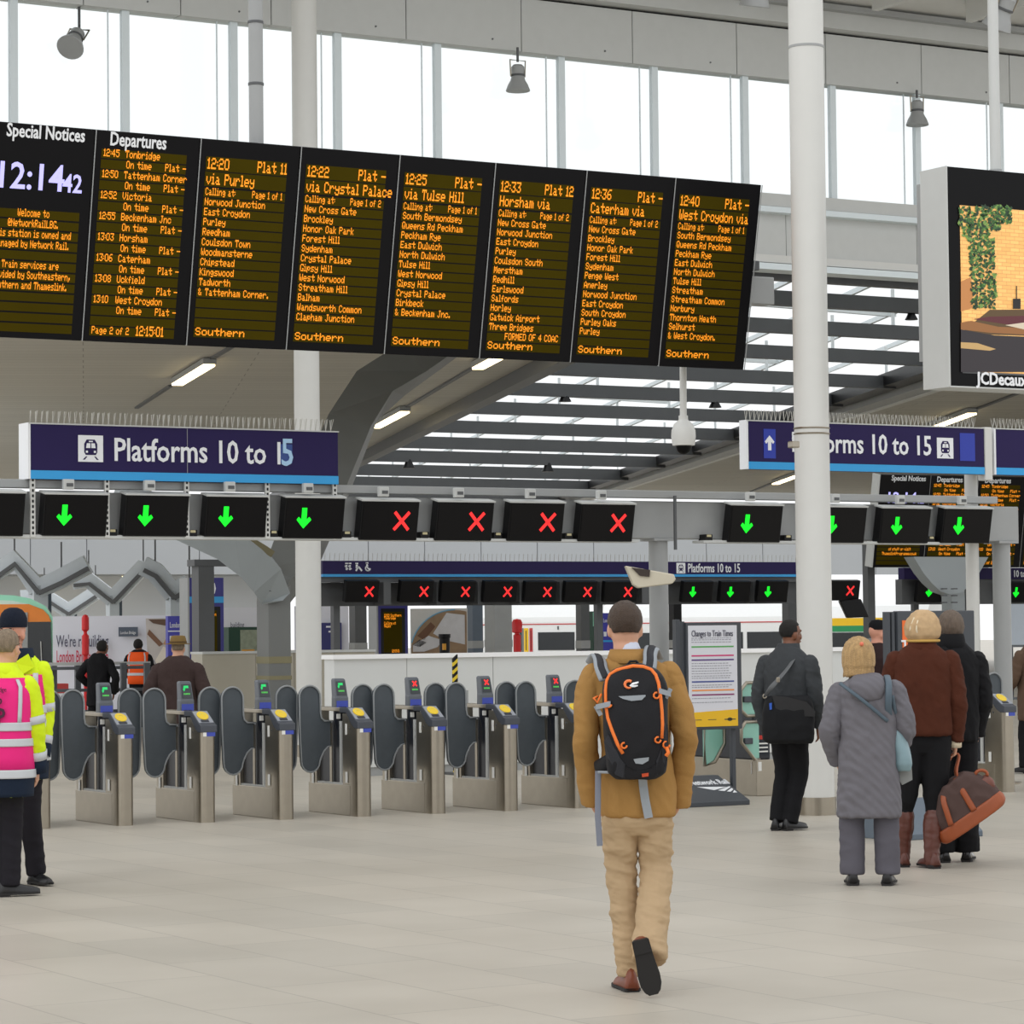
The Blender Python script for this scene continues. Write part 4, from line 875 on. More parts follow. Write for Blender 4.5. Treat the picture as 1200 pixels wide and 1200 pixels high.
# ------------------------------------------------------------------ things beyond the gates
# loudspeaker on the gantry post
q = at(762,677,d=27.4)
t = tag(empty('floodlight', q), 'beige wedge shaped floodlight behind the grey gantry post', 'lamp')
s_ = 27.4/3400
MB().prism([(u*s_,v*s_) for u,v in ((-29,14),(28,4),(30,-2),(26,-7),(-14,-12),(-20,-8))], q, tuple(RV), UZ, -.3).build('housing', mat('beige_metal',(206,198,178),.5), t, bevel=.01)
MB().prism([(u*s_,v*s_) for u,v in ((-22,12),(0,9),(-1,1),(-12,2))], q-V((FV.x,FV.y,0))*.02, tuple(RV), UZ, -.05).build('hood_recess', mat('recess_brown',(56,46,40),.6), t)
qp = at(771.5,660,y=YG+.12); MB().bar(q+V((.1,.1,0)),(qp.x,qp.y,q.z),.05,.05).build('bracket', GREY, t)
q = at(1001,712,y=Y2-.3); s_ = 55/3400
t = tag(empty('security_camera', q), 'dark box camera hanging right of the front white column under a far red cross', 'camera')
MB().prism([(u*s_,v*s_) for u,v in ((-17,8),(8,10),(17,-11),(-8,-12))], q, tuple(RV), UZ, -.25).build('housing', BLACK, t, bevel=.02); MB().bar(q+V((0,.1,.12)),(q.x,q.y+.6,2.3),.04,.04).build('stem', DKGREY, t)
# departure totems
def totem(p0,p1,ptop,d,num,label,full=True):
    a, b_ = at(p0,740,d=d), at(p1,740,d=d); w = (p1-p0)/3400*d/.93; zt_ = at(p0,ptop,d=d).z
    t = tag(empty('departure_totem', ((a.x+w/2),a.y,0)), label, 'departure screen', 'departure totems')
    MB().box((a.x,a.y,0),(a.x+w,a.y+.3,zt_)).build('cabinet', mat('totem_blue',(44,40,128),.4), t)
    y = a.y; MB().box((a.x,y-.004,zt_-.40),(a.x+w,y,zt_-.30)).build('blue_stripe', CYAN, t)
    MB().box((a.x+w*.1,y-.006,zt_-1.35),(a.x+w*.9,y,zt_-.46)).build('screen', SCRN, t); MB().box((a.x+w*.18,y-.008,zt_-1.25),(a.x+w*.8,y-.006,zt_-.52)).build('matrix_rows', OLIVE, t)
    if num: text(num,.30,(a.x+w*.52,y-.006,zt_-.27),UX,UZ,SIGNW,'platform_number',t,bold=.008,align='CENTER')
    b = MB()
    for v,s in ((.58,'12:20 Southern'),(.63,'Tonbridge'),(.72,'Calling at'),(.77,'Hayes'),(1.22,'12:15:01')): dots(b,s,V((a.x+w*(.2 if v < 1 else .45),y-.010,zt_-v-.03)),UX,UZ,.0038*w/.5,.0075)
    b.build('led_text',LEDO,t); MB().box((a.x-.03,y-.01,0),(a.x,y+.31,zt_)).build('side_rail', GREY, t)
totem(222,263,677,46,'10','blue departure totem half hidden by the dark post behind the gates')
totem(443,480,683,52,'','blue departure totem with orange text left of the mural picture')
a = at(238,720,d=44.6); t = struct(empty('trim_post', (a.x,a.y,0)), 'dark square post in front of the blue departure totem', 'column')
MB().box((a.x-.13,a.y-.13,0),(a.x+.13,a.y+.13,2.78)).build('shaft', DKGREY, t); MB().box((a.x-.2,a.y-.14,2.7),(a.x+.6,a.y+.14,2.8)).build('arm', DKGREY, t)
# white hoarding with lettering
HO = mat('hoarding_white', (228,230,240), .5, var=.02, scale=1)
a, b_ = at(62,800,d=58.5), at(200,800,d=58.5); hw = (b_-a).length; hx = V((b_.x-a.x,b_.y-a.y,0)).normalized(); zt_ = at(100,722,d=58.5).z
t = tag(empty('hoarding', (a+b_)/2), 'white building site hoarding with grey and red lettering behind the railings', 'hoarding')
t.location.z = 0; O = V((a.x,a.y,0))
MB().prism([(0,0),(hw,0),(hw,zt_),(0,zt_)],O,hx,UZ,-.06).build('panel', HO, t)
q = at(66,758,d=58.4); text("We're rebuilding",.335,q,hx,UZ,mat('hoarding_ink',(84,86,108),.5),'lettering',t,bold=.004,fit=at(137,758,d=58.4).x-q.x)
q = at(66,776,d=58.4); text("London Bridge station",.335,q,hx,UZ,mat('hoarding_red',(196,36,70),.5),'lettering',t,bold=.004,fit=at(136,776,d=58.4).x-q.x)
q = at(139,746,d=58.4); MB().prism([(0,0),(.39,0),(.39,.19),(0,.19)],q,hx,UZ,.01).build('plaque', mat('plaque_slate',(84,94,110),.5), t); text('London Bridge',.085,q+UZ*.05-V((.3,.8,0))*.03+hx*.03,hx,UZ,SIGNW,'plaque_lettering',t,sx=.62)
q = at(174,790,d=58.35); hh = 1.12
MB().prism([(0,0),(.46,0),(.46,hh),(-.05,hh)],q,hx,UZ,.006).build('picture', mat('mural_pale',(196,190,186),.5,var=.3,scale=3), t)
for pl,c_ in (([(.02,.9),(.3,.6),(.22,.55),(-.02,.8)],(120,84,60)),([(0,1.1),(.45,1.1),(.45,.95),(.1,1.02)],(96,70,52)),([(.1,.2),(.3,.55),(.44,.5),(.4,.1)],(222,214,200)),([(.3,.6),(.45,.9),(.45,.55)],(180,140,100)),([(0,0),(.1,.3),(.25,.1),(.2,0)],(150,150,160))):
    MB().prism(pl,q-V((.5,.86,0))*.012,hx,UZ,.003).build('picture_area', mat('mural_%d'%c_[0],c_,.5), t)
# red beacon posts
for px,pt_,d,lb in ((100,720,57,'red post with a rounded head in front of the white hoarding'),(606,725,60,'red post with a rounded head beyond the low white wall')):
    a = at(px,740,d=d); zt_ = at(px,pt_,d=d).z; t = tag(empty('red_post',(a.x,a.y,0)),lb,'post','red posts')
    MB().lathe([(.08,0),(.08,zt_-.34),(.05,zt_-.32),(.05,zt_-.3),(.105,zt_-.28),(.11,zt_-.08),(.08,zt_-.02),(.0,zt_)] if px > 300 else [(.035,0),(.035,zt_-.82),(.07,zt_-.78),(.07,zt_-.42),(.035,zt_-.38),(.035,zt_-.34),(.072,zt_-.3),(.072,zt_-.07),(.05,zt_-.02),(0,zt_)],(a.x,a.y,0),16).build('body', mat('signal_red',(214,30,34),.4,var=.04), t, smooth='auto')
# station name sign
a, b_ = at(197,760,d=50), at(222,760,d=50); w = .42; zt_ = at(197,722,d=50).z
t = tag(empty('station_sign',(a.x+w/2,a.y,0)),'blue station name sign behind the tan hat','sign')
MB().box((a.x,a.y,.4),(a.x+w,a.y+.1,zt_)).build('panel', mat('station_blue',(60,60,168),.4,var=.03), t); text('London Bridge',.14,(a.x+.03,a.y-.006,zt_-.2),UX,UZ,SIGNW,'name_lettering',t,sx=.46); MB().box((a.x,a.y-.004,zt_-.27),(a.x+w,a.y,zt_-.25)).build('rule', SIGNW, t)
text('Way out',.1,(a.x+.09,a.y-.006,zt_-.42),UX,UZ,SIGNW,'direction_lettering',t,sx=.7); MB().box((a.x+.03,a.y-.004,zt_-.43),(a.x+.07,a.y,zt_-.34)).build('symbol', SIGNW, t)
for k in (.05,.35): MB().box((a.x+k,a.y+.02,0),(a.x+k+.04,a.y+.08,.4)).build('leg', DKGREY, t)
# railings
RAIL = mat('railing_grey', (96,100,104), .45, .3)
a, b_ = at(56,778,d=46), at(176,778,d=46.5)
t = tag(empty('railing',((a.x+b_.x)/2,(a.y+b_.y)/2,0)),'grey post and rail barrier in front of the white hoarding','railing')
for py in (778,783,809,834): 
    z = at(100,py,d=46).z; MB().bar((a.x,a.y,z),(b_.x,b_.y,z),.05,.05).build('rail', mat('pale_rail',(190,192,190),.4,.3) if py < 780 else RAIL, t)
for px in (63,91,144.5,172): q = at(px,778,d=46.2); MB().box((q.x-.045,q.y-.03,0),(q.x+.045,q.y+.03,at(px,777,d=46).z)).build('post', RAIL, t)
a = at(74,835,d=48); t = tag(empty('red_box',(a.x,a.y,0)),'small red box on the ground behind the railing','box'); MB().box((a.x-.14,a.y,0),(a.x+.1,a.y+.2,.86)).build('case', mat('muted_red',(196,70,66),.5), t, bevel=.01); MB().box((a.x-.1,a.y-.006,.5),(a.x+.06,a.y,.7)).build('panel', SIGNW, t)
# kiosk and far pale hoarding between totem and tree column
a = at(268,740,d=62); t = tag(empty('kiosk',(a.x+.4,a.y,0)),'dark green kiosk with a poster left of the dark tree column','kiosk')
MB().box((a.x,a.y,0),(a.x+.95,a.y+1,at(268,735,d=62).z)).build('body', mat('kiosk_green',(22,66,48),.5), t); MB().box((a.x+.27,a.y-.01,1.2),(a.x+.9,a.y,1.72)).build('poster', mat('kiosk_poster',(150,160,140),.5,var=.5,scale=7), t); MB().box((a.x+.3,a.y-.012,1.2),(a.x+.6,a.y-.004,1.3)).build('orange_strip', mat('kiosk_orange',(226,160,40),.5), t)
a = at(258,720,d=78); b_ = at(312,720,d=78); zt_ = at(270,712,d=78).z; hx = V((b_.x-a.x,b_.y-a.y,0)).normalized()
t = tag(empty('hoarding',(a.x,a.y,0)),'far pale hoarding between the blue totem and the dark tree column','hoarding'); MB().prism([(0,0),(1.5,0),(1.5,zt_),(0,zt_)],(a.x,a.y,0),hx,UZ,-.06).build('panel', HO, t)
q = at(270,735,d=77.9); text('building',.2,q,hx,UZ,mat('hoarding_ink',(84,86,108),.5),'lettering',t,sx=.6)
# directory sign + mural right of the tall column
a = at(345,740,d=60); t = tag(empty('hoarding',(a.x,a.y,0)),'pale hoarding right of the tall white column with a navy directory','hoarding')
b_ = at(409,740,d=60); hx = V((b_.x-a.x,b_.y-a.y,0)).normalized(); MB().prism([(0,0),(1.12,0),(1.12,2.2),(0,2.2)],(a.x,a.y,0),hx,UZ,-.06).build('panel', HO, t)
q = at(371,764,d=59.9); MB().prism([(0,0),(.52,0),(.52,.60),(0,.60)],q,hx,UZ,.01).build('directory', mat('directory_navy',(44,46,110),.4), t)
b = MB()
for k in range(5): u = .2+.05*k; b.prism([(u,.5-.1*k),(.40,.5-.1*k),(.40,.535-.1*k),(u,.535-.1*k)],q-V((.5,.86,0))*.02,hx,UZ,.003); b.prism([(.45+.035*math.cos(j),.518-.1*k+.035*math.sin(j)) for j in range(6)],q-V((.5,.86,0))*.02,hx,UZ,.003)
b.build('directory_lines', SIGNW, t)
a = at(481,740,d=64); b_ = at(548,740,d=64); hx = V((b_.x-a.x,b_.y-a.y,0)).normalized(); hw = (b_-a).length
t = tag(empty('mural_board',(a.x,a.y,0)),'picture board with a round brown and cream hall view right of the blue totem','board')
MB().prism([(0,0),(hw,0),(hw,2.15),(0,2.15)],(a.x,a.y,0),hx,UZ,-.06).build('panel', mat('mural_ground',(206,206,204),.5), t)
q0 = V((a.x,a.y,1.25)); nf = -V((.5,.86,0))
R_ = [(hw*.78+.98*math.cos(k*.1309),-.1+.96*math.sin(k*.1309)) for k in range(0,25)]
R_ = [(min(max(u,0.02),hw-.02),v) for u,v in R_]
MB().prism(R_,q0+nf*.01,hx,UZ,.003).build('picture', mat('mural_brown',(150,124,96),.5,var=.35,scale=4), t)
MB().tube([q0+nf*.015+hx*(hw*.78+.99*math.cos(k*.1309))+UZ*(-.1+.97*math.sin(k*.1309)) for k in range(12,23)],.016,6).build('blue_ring', mat('ring_blue',(120,176,210),.4), t)
for pl,c_ in (([(.05,.1),(.4,.3),(.7,.2),(.6,.05),(.3,-.05),(.05,-.05)],(206,206,210)),([(.5,.35),(.8,.8),(1.2,.75),(1.2,.1),(.75,.2)],(206,186,156)),([(.15,.3),(.45,.6),(.55,.5),(.3,.2)],(108,74,52)),([(.05,.1),(.2,.22),(.35,.15),(.2,.05)],(70,66,66))):
    MB().prism(pl,q0+nf*.02,hx,UZ,.003).build('picture_area', mat('mur2_%d'%c_[0],c_,.5,var=.15), t)
a = at(521,755,d=55); t = tag(empty('bin_post',(a.x,a.y,0)),'black cylinder post with orange marks before the picture board','post'); MB().lathe([(.1,0),(.1,1.52),(.115,1.53),(.115,1.6),(0,1.6)],(a.x,a.y,0),16).build('body', BLACK, t, smooth='auto'); MB().box((a.x-.09,a.y-.115,1.3),(a.x-.03,a.y-.07,1.42)).build('orange_mark', mat('kiosk_orange',(226,160,40),.5), t)
a = at(372,715,d=70)
# small signs right of the middle
for px,w,d,zt_,m_,lb,tx in ((706,.27,62,2.0,mat('station_blue',(60,60,168),.4),'blue sign edge behind the left ear of the person in the tan jacket','London'),):
    a = at(px,740,d=d); t = tag(empty('station_sign',(a.x,a.y,0)),lb,'sign'); MB().box((a.x,a.y,.4),(a.x+w,a.y+.08,zt_)).build('panel', m_, t); text('London',.12,(a.x+.02,a.y-.006,zt_-.2),UX,UZ,SIGNW,'name_lettering',t,sx=.55); MB().box((a.x+.03,a.y-.005,zt_-.5),(a.x+.1,a.y,zt_-.4)).build('symbol', SIGNW, t); MB().box((a.x,a.y-.004,zt_-.62),(a.x+w,a.y,zt_-.58)).build('blue_stripe', CYAN, t); MB().box((a.x+.05,a.y+.02,0),(a.x+.09,a.y+.06,.4)).build('leg', DKGREY, t)
a = at(695,740,d=66); t = tag(empty('kiosk',(a.x,a.y,0)),'green kiosk end beyond the low wall left of the head in the middle','kiosk'); MB().box((a.x,a.y,0),(a.x+.2,a.y+.6,2.06)).build('body', mat('kiosk_green',(22,66,48),.5), t); MB().box((a.x,a.y-.01,1.72),(a.x+.2,a.y,2.04)).build('pale_panel', mat('mint',(140,214,184),.4), t)
# pale panel at the right edge
a = at(1181,735,d=64); t = tag(empty('hoarding',(a.x,a.y,0)),'pale blue white board at the right edge of the picture','hoarding'); MB().box((a.x,a.y,1.18),(a.x+2.4,a.y+.08,2.18)).build('panel', mat('pale_blue_panel',(222,234,248),.3,var=.02), t)
for k in (.1,1.2,2.3): MB().box((a.x+k,a.y+.02,0),(a.x+k+.06,a.y+.08,1.2)).build('leg', DKGREY, t)
a = at(1178,768,d=50); b_ = at(1240,768,d=50); t = tag(empty('railing',(a.x,a.y,0)),'steel railing under the pale board at the right edge','railing'); [MB().bar((a.x,a.y,z),(b_.x,b_.y,z),.04,.04).build('rail', RAIL, t) for z in (1.3,.8,.4)]; [MB().box((q.x-.03,q.y-.03,0),(q.x+.03,q.y+.03,1.3)).build('post', RAIL, t) for q in (at(1182,768,d=50),at(1225,768,d=50))]
# ------------------------------------------------------------------ trains
TW = mat('train_white', (238,240,240), .3, var=.02); TGLASS = mat('train_window', (40,44,48), .15, var=.1); MINT = mat('train_mint', (164,236,206), .35, var=.03); TGREEN = mat('train_green', (40,150,92), .35, var=.03); TYEL = mat('train_yellow', (246,200,30), .35, var=.02); TRED = mat('train_red', (196,60,60), .4, var=.03)
c = at(0,740,d=70); fw = V((FV.x,FV.y,0)).normalized(); rw = V((RV.x,RV.y,0)).normalized()
t = tag(empty('train',(c.x,c.y,-.9)),'green fronted train with an orange band behind the two staff in pink vests','train')
def cab(sx, ztop, zb, o, dp, mt, nm, par, zcut=None):
    pl = [(-sx,zb),(sx,zb),(sx,1.1),(sx*.985,1.65),(sx*.93,2.05),(sx*.80,2.32),(sx*.55,2.50),(sx*.25,2.585),(0,2.6),(-sx*.25,2.585),(-sx*.55,2.50),(-sx*.80,2.32),(-sx*.93,2.05),(-sx*.985,1.65),(-sx,1.1)]
    k = (ztop-zb)/(2.6-zb); pl = [(u,zb+(v-zb)*k) for u,v in pl]
    O = V((c.x,c.y,0))+fw*o; td = V((.378,1,0)).normalized()*dp
    return MB().rings([[O+rw*u+UZ*v+e for u,v in pl] for e in (V((0,0,0)),td)]).build(nm, mt, par)
cab(1.36,2.62,-.8,.25,20,TW,'body',t); cab(1.37,2.63,-.8,0,.3,MINT,'front_rim',t); cab(1.24,2.5,-.7,-.02,.05,mat('train_pale_mint',(214,240,228),.35),'front_panel',t); 
fo = V((c.x,c.y,0))-fw*.045
MB().prism([(-1.2,1.97),(1.24,1.97),(1.18,2.12),(1.05,2.26),(.7,2.40),(-.7,2.40),(-1.1,2.2)],fo,rw,UZ,-.03).build('orange_band', mat('train_orange',(240,140,50),.4), t)
MB().prism([(-1.2,.9),(1.26,.9),(1.23,1.97),(-1.2,1.97)],fo-fw*.01,rw,UZ,-.03).build('windscreen', TGLASS, t); MB().prism([(.55,.92),(.68,.92),(.68,2.2),(.55,2.2)],fo-fw*.03,rw,UZ,-.04).build('grab_post', GREY, t)
MB().prism([(-1.25,.0),(1.27,.0),(1.27,.9),(-1.25,.9)],fo,rw,UZ,-.03).build('lower_panel', TYEL, t); MB().bar(fo-fw*.06+rw*1.02+UZ*1.0,fo-fw*.06+rw*1.0+UZ*1.5,.04,.02).build('wiper', LIGHT, t)
def side_train(pa, pb, da, db, label, bands, win, doors, ztop_px, wpx=(741,762)):
    a, b_ = at(pa,740,d=da), at(pb,740,d=db); a.z = b_.z = 0; hx = (b_-a).normalized(); L_ = (b_-a).length; n_ = V((hx.y,-hx.x,0))
    if n_.dot(FV) > 0: n_ = -n_
    zz = lambda py: at((pa+pb)/2, py, d=(da+db)/2).z
    zt_ = zz(ztop_px); t = tag(empty('train',((a.x+b_.x)/2,(a.y+b_.y)/2,-.9)),label,'train','white trains beyond the low wall')
    sec = [(0,-.8),(0,zt_-1.1),(-.05,zt_-.85),(-.5,zt_-.25),(-1.1,zt_),(-2.2,zt_-.2),(-2.7,zt_-.8),(-2.7,-.8)]
    MB().rings([[p+n_*u+UZ*v for u,v in sec] for p in (a,b_)]).build('body', TW, t)
    for y0,y1,m_ in bands: MB().prism([(0,zz(y1)),(L_,zz(y1)),(L_,zz(y0)),(0,zz(y0))],a+n_*.02,hx,UZ,-.03).build('stripe', m_, t)
    w0, w1 = zz(wpx[1]), zz(wpx[0])
    for u0,u1 in win: MB().prism([(u0*L_,w0),(u1*L_,w0),(u1*L_,w1),(u0*L_,w1)],a+n_*.03,hx,UZ,-.03).build('window', TGLASS, t)
    for u0,u1,m_ in doors:
        dr = MB().prism([(u0*L_,-.2),(u1*L_,-.2),(u1*L_,zz(736)),(u0*L_,zz(736))],a+n_*.04,hx,UZ,-.04).build('door', m_, t); MB().prism([(u0*L_+.1,w0),(u1*L_-.1,w0),(u1*L_-.1,w1+.1),(u0*L_+.1,w1+.1)],a+n_*.06,hx,UZ,-.03).build('door_window', TGLASS, dr)
    MB().prism([(.66*L_,zz(738)),(.672*L_,zz(738)),(.672*L_,zz(734)),(.66*L_,zz(734))],a+n_*.03,hx,UZ,-.03).build('vent', DKGREY, t)
side_train(560,702,158,156,'white train with a yellow and red door left of the head in the middle',[(731,732.2,TRED)],[(.50,.80),(.84,.98)],[(.34,.38,mat('door_grey',(120,124,124),.4)),(.385,.42,TYEL),(.43,.455,TRED)],705)
side_train(704,944,152,148,'long white train with a thin red line beyond the poster stand',[(729,730.2,TRED)],[(.02,.38),(.40,.70),(.72,.99)],[],704)
side_train(946,1085,140,137,'white train with a yellow and green band right of the front white column',[(724,733,TYEL),(733,740,TGREEN)],[(.0,.11),(.16,.5),(.55,.95)],[(.12,.15,TGREEN)],704)
# ------------------------------------------------------------------ people
def spline(pts, rad, n=4):
    """smooth in-between points of a limb; pts: Vectors, rad: tuples"""
    P_, R_ = [], []; k = len(pts)
    rad = [r if isinstance(r, tuple) else (r, r) for r in rad]
    for i in range(k-1):
        p0, p1, p2, p3 = pts[max(i-1,0)], pts[i], pts[i+1], pts[min(i+2,k-1)]
        for j in range(n):
            t = j/n; a = -.5*t+t*t-.5*t**3; b = 1-2.5*t*t+1.5*t**3; c = .5*t+2*t*t-1.5*t**3; d = -.5*t*t+.5*t**3
            P_.append(p0*a+p1*b+p2*c+p3*d); R_.append(tuple(rad[i][q]*(1-t)+rad[i+1][q]*t for q in (0,1)))
    return P_+[pts[-1]], R_+[rad[-1]]
def sculpt(mb, name, m, parent, voxel=.012, smooth=5, wr=None):
    """fuse the shapes in mb to one continuous skin, soften it, crease it with folds"""
    bm = mb.bm; bmesh.ops.recalc_face_normals(bm, faces=bm.faces)
    me = bpy.data.meshes.new('raw'); bm.to_mesh(me); bm.free()
    o = bpy.data.objects.new('raw', me); COL.objects.link(o)
    r = o.modifiers.new('r', 'REMESH'); r.mode = 'VOXEL'; r.voxel_size = voxel
    s = o.modifiers.new('s', 'SMOOTH'); s.iterations = smooth; s.factor = .5
    dg = bpy.context.evaluated_depsgraph_get(); out = bpy.data.meshes.new_from_object(o.evaluated_get(dg))
    bpy.data.objects.remove(o); bpy.data.meshes.remove(me)
    if wr:
        n_ = [v.normal.copy() for v in out.vertices]
        for amp, sx, sy, sz, seed in wr:
            for v, n0 in zip(out.vertices, n_):
                q = noise.noise(V((v.co.x*sx+seed, v.co.y*sy, v.co.z*sz+v.co.x*sx*.6)))
                v.co += n0*amp*(1-2.2*abs(q))
    out.name = name; out.materials.clear(); out.materials.append(m)
    out.polygons.foreach_set('use_smooth', [True]*len(out.polygons)); out.update()
    ob = bpy.data.objects.new(name, out); COL.objects.link(ob); ob.parent = parent
    return ob
def cloth(name, col, rough=.85, bump=.25, bscale=260, var=.1, scale=7): return mat(name, col, rough, var=var, scale=scale, bump=bump, bscale=bscale, spec=.25)
SKIN = mat('skin_light', (206,156,128), .5, var=.06, scale=25); SKIND = mat('skin_brown', (122,76,52), .45, var=.06, scale=25); SKINR = mat('skin_ruddy', (210,150,126), .5, var=.08, scale=25)
EYEW = mat('eye_white', (226,222,214), .3, var=.01); IRIS = mat('eye_iris', (60,44,34), .3); LIP = mat('lip', (168,96,84), .5, var=.03)
class Fig:
    def __init__(s, cx, fy, label, group=None, face=0.):
        s.cx, s.fy = cx, fy; p = at(cx, fy, z=0); s.sc = FPX/((p-V((0,0,CAMH))).dot(FV)); s.face = math.radians(face)
        s.root = empty('person', p, -TH, label, 'person', group); s.root.location.z = 0
    def J(s, px, py, y=0.): return V(((px-s.cx)/s.sc, y, (s.fy-py)/s.sc))
    def side(s, a): return V((math.cos(a), math.sin(a), 0))
    def torso(s, mb, rings, face=None, n=28, k=2.4):
        """rings: (px,py,y,half width,half depth)"""
        a = s.face if face is None else math.radians(face); U = V((math.cos(a), math.sin(a), 0)); F = V((-math.sin(a), math.cos(a), 0)); R = []
        for px,py,y,w,d in rings:
            c = s.J(px,py,y); rr = []
            for j in range(n):
                q = 2*math.pi*j/n; cu, cv = math.cos(q), math.sin(q)
                rr.append(c + U*w*math.copysign(abs(cu)**(2/k),cu) + F*d*math.copysign(abs(cv)**(2/k),cv))
            R.append(rr)
        mb.rings(R); return mb
    def limb(s, mb, pts, rad, ref=(1,0,0), n=14, end=True):
        P_, R_ = spline([p if isinstance(p, V) else s.J(*p) for p in pts], rad); mb.tube(P_, R_, n, ref=ref); mb.ball(P_[0], min(R_[0]), 10, 6)
        if end: mb.ball(P_[-1], min(R_[-1]), 10, 6)
        return mb
    def head_m(s, px, py, y, face, tilt=0., roll=0., k=1.):
        return Matrix.Translation(s.J(px,py,y)) @ Euler((math.radians(tilt), math.radians(roll), math.radians(face))).to_matrix().to_4x4() @ Matrix.Scale(k,4)
    def head(s, mb, M):
        b = MB(); 
        b.ball((0,-.014,.03),(.075,.094,.086),18,12); b.ball((0,.018,-.035),(.061,.068,.086),16,10); b.ball((0,.055,-.092),(.03,.026,.024)); b.ball((0,-.01,-.04),(.066,.07,.06))
        b.tube([(0,.082,.02),(0,.098,-.012),(0,.10,-.026),(0,.085,-.034)],[.009,.012,.015,.010],8); b.tube([(-.045,.072,.025),(0,.083,.03),(.045,.072,.025)],[.010,.012,.010],8)
        for e in (-1,1): b.ball((.076*e,-.008,-.014),(.010,.022,.033),10,8); b.ball((.04*e,.062,-.03),(.02,.018,.018)); b.ball((.0,.078,-.066),(.024,.012,.014))
        b.bm.transform(M); me = bpy.data.meshes.new('t'); b.bm.to_mesh(me); b.bm.free(); mb.bm.from_mesh(me); bpy.data.meshes.remove(me)
    def face_bits(s, M, body):
        for e in (-1,1):
            b = MB(); b.ball((.031*e,.075,.006),(.013,.009,.008)); b.bm.transform(M); o = b.build('eye', EYEW, body, smooth=True, local=True)
            b = MB(); b.ball((.031*e,.081,.006),(.006,.005,.006)); b.bm.transform(M); b.build('iris', IRIS, o, smooth=True, local=True)
            b = MB(); b.tube([(.016*e,.086,.026),(.032*e,.083,.031),(.05*e,.070,.026)],[.003,.0045,.002],6); b.bm.transform(M); b.build('eyebrow', mat('brow',(60,46,36),.8), body, local=True)
        b = MB(); b.tube([(-.022,.083,-.066),(-.008,.091,-.063),(.008,.091,-.063),(.022,.083,-.066)],[.003,.006,.006,.003],8); b.bm.transform(M); b.build('mouth', LIP, body, smooth=True, local=True)
    def hand(s, mb, wrist, d, n, side, curl=.5, k=1.):
        """palm, four unequal fingers and a thumb from the wrist along d; n = back of the hand; side = direction of the thumb"""
        d, n = V(d).normalized(), V(n); n = (n-d*n.dot(d)).normalized(); t = V(side); t = (t-d*t.dot(d)-n*t.dot(n)).normalized()
        mb.tube([wrist-d*.02, wrist+d*.02*k, wrist+d*.055*k, wrist+d*.09*k],[(.026*k,.02*k),(.034*k,.018*k),(.042*k,.016*k),(.038*k,.013*k)],12,ref=t)
        for i,(o,l) in enumerate(((.031,.070),(.0105,.080),(-.0105,.074),(-.031,.058))):
            p = wrist+d*(.082-.003*abs(i-1))*k+t*o*k; v = d.copy(); pts = [p]; 
            for j,f in enumerate((.42,.32,.26)):
                an = curl*(.5,.9,.8)[j]; v = (v*math.cos(an)-n*math.sin(an)*(1 if j == 0 else 1)).normalized(); p = p+v*l*f*k; pts.append(p.copy())
            mb.tube(pts,[.0085*k,.0082*k,.0075*k,.006*k],8,ref=t)
        p = wrist+d*.025*k+t*.028*k; v = (d*.75+t*.62-n*.25).normalized(); q = p+v*.036*k; w = (d*.9+t*.1-n*(.3+curl*.6)).normalized()
        mb.tube([p-v*.015*k,p,q,q+w*.03*k],[.012*k,.0115*k,.0095*k,.007*k],8,ref=n)
    def hair(s, M, m, style, body):
        streak = 1 if style in ('bob','full') else .6
        cfg = dict(short=((0,-.016,.034),(.083,.103,.095)), bob=((0,-.022,-.012),(.120,.124,.142)), full=((0,-.018,.02),(.096,.112,.112)), crop=((0,-.016,.034),(.079,.099,.091)))[style]
        c, r = V(cfg[0]), cfg[1]; nu, nv = 56, 40; rg = []
        for i in range(nv+1):
            th = math.pi*(i/nv)*.996+.004; row = []
            for j in range(nu):
                ph = 2*math.pi*j/nu; d = V((math.sin(th)*math.cos(ph), math.sin(th)*math.sin(ph), -math.cos(th)))
                face_z = d.y > .25 and d.z < (.62 if style != 'bob' else .70)-(.25*abs(d.x) if style in ('short','crop') else 0)
                k = 1.
                if style in ('short','crop'):
                    if d.z < -.62+.12*d.y or (abs(d.x) > .55 and d.z < -.22 and d.y > -.2): k = .80
                elif d.z < -.80: k = .86
                if face_z: k = .78
                if style == 'bob' and d.z < 0 and not face_z: k *= min(1.5, (1-abs(d.z)**5)**.2/max(.35,math.sqrt(1-d.z*d.z)))*(.96 if d.z < -.5 else 1)
                k *= 1+streak*(.035*noise.noise(V((d.x*16+3,d.y*16,d.z*2.2)))+.022*noise.noise(V((d.x*38,d.y*38+9,d.z*4))))
                k *= 1+.03*noise.noise(V((d.x*9+5,d.y*9,d.z*3)))+.015*noise.noise(V((d.x*26,d.y*26,d.z*5)))
                row.append(c+V((d.x*r[0]*k,d.y*r[1]*k,d.z*r[2]*k)))
            rg.append(row)
        b = MB(); b.rings(rg); b.bm.transform(M); o = b.build('hair', m, body, smooth=True, local=True); return o
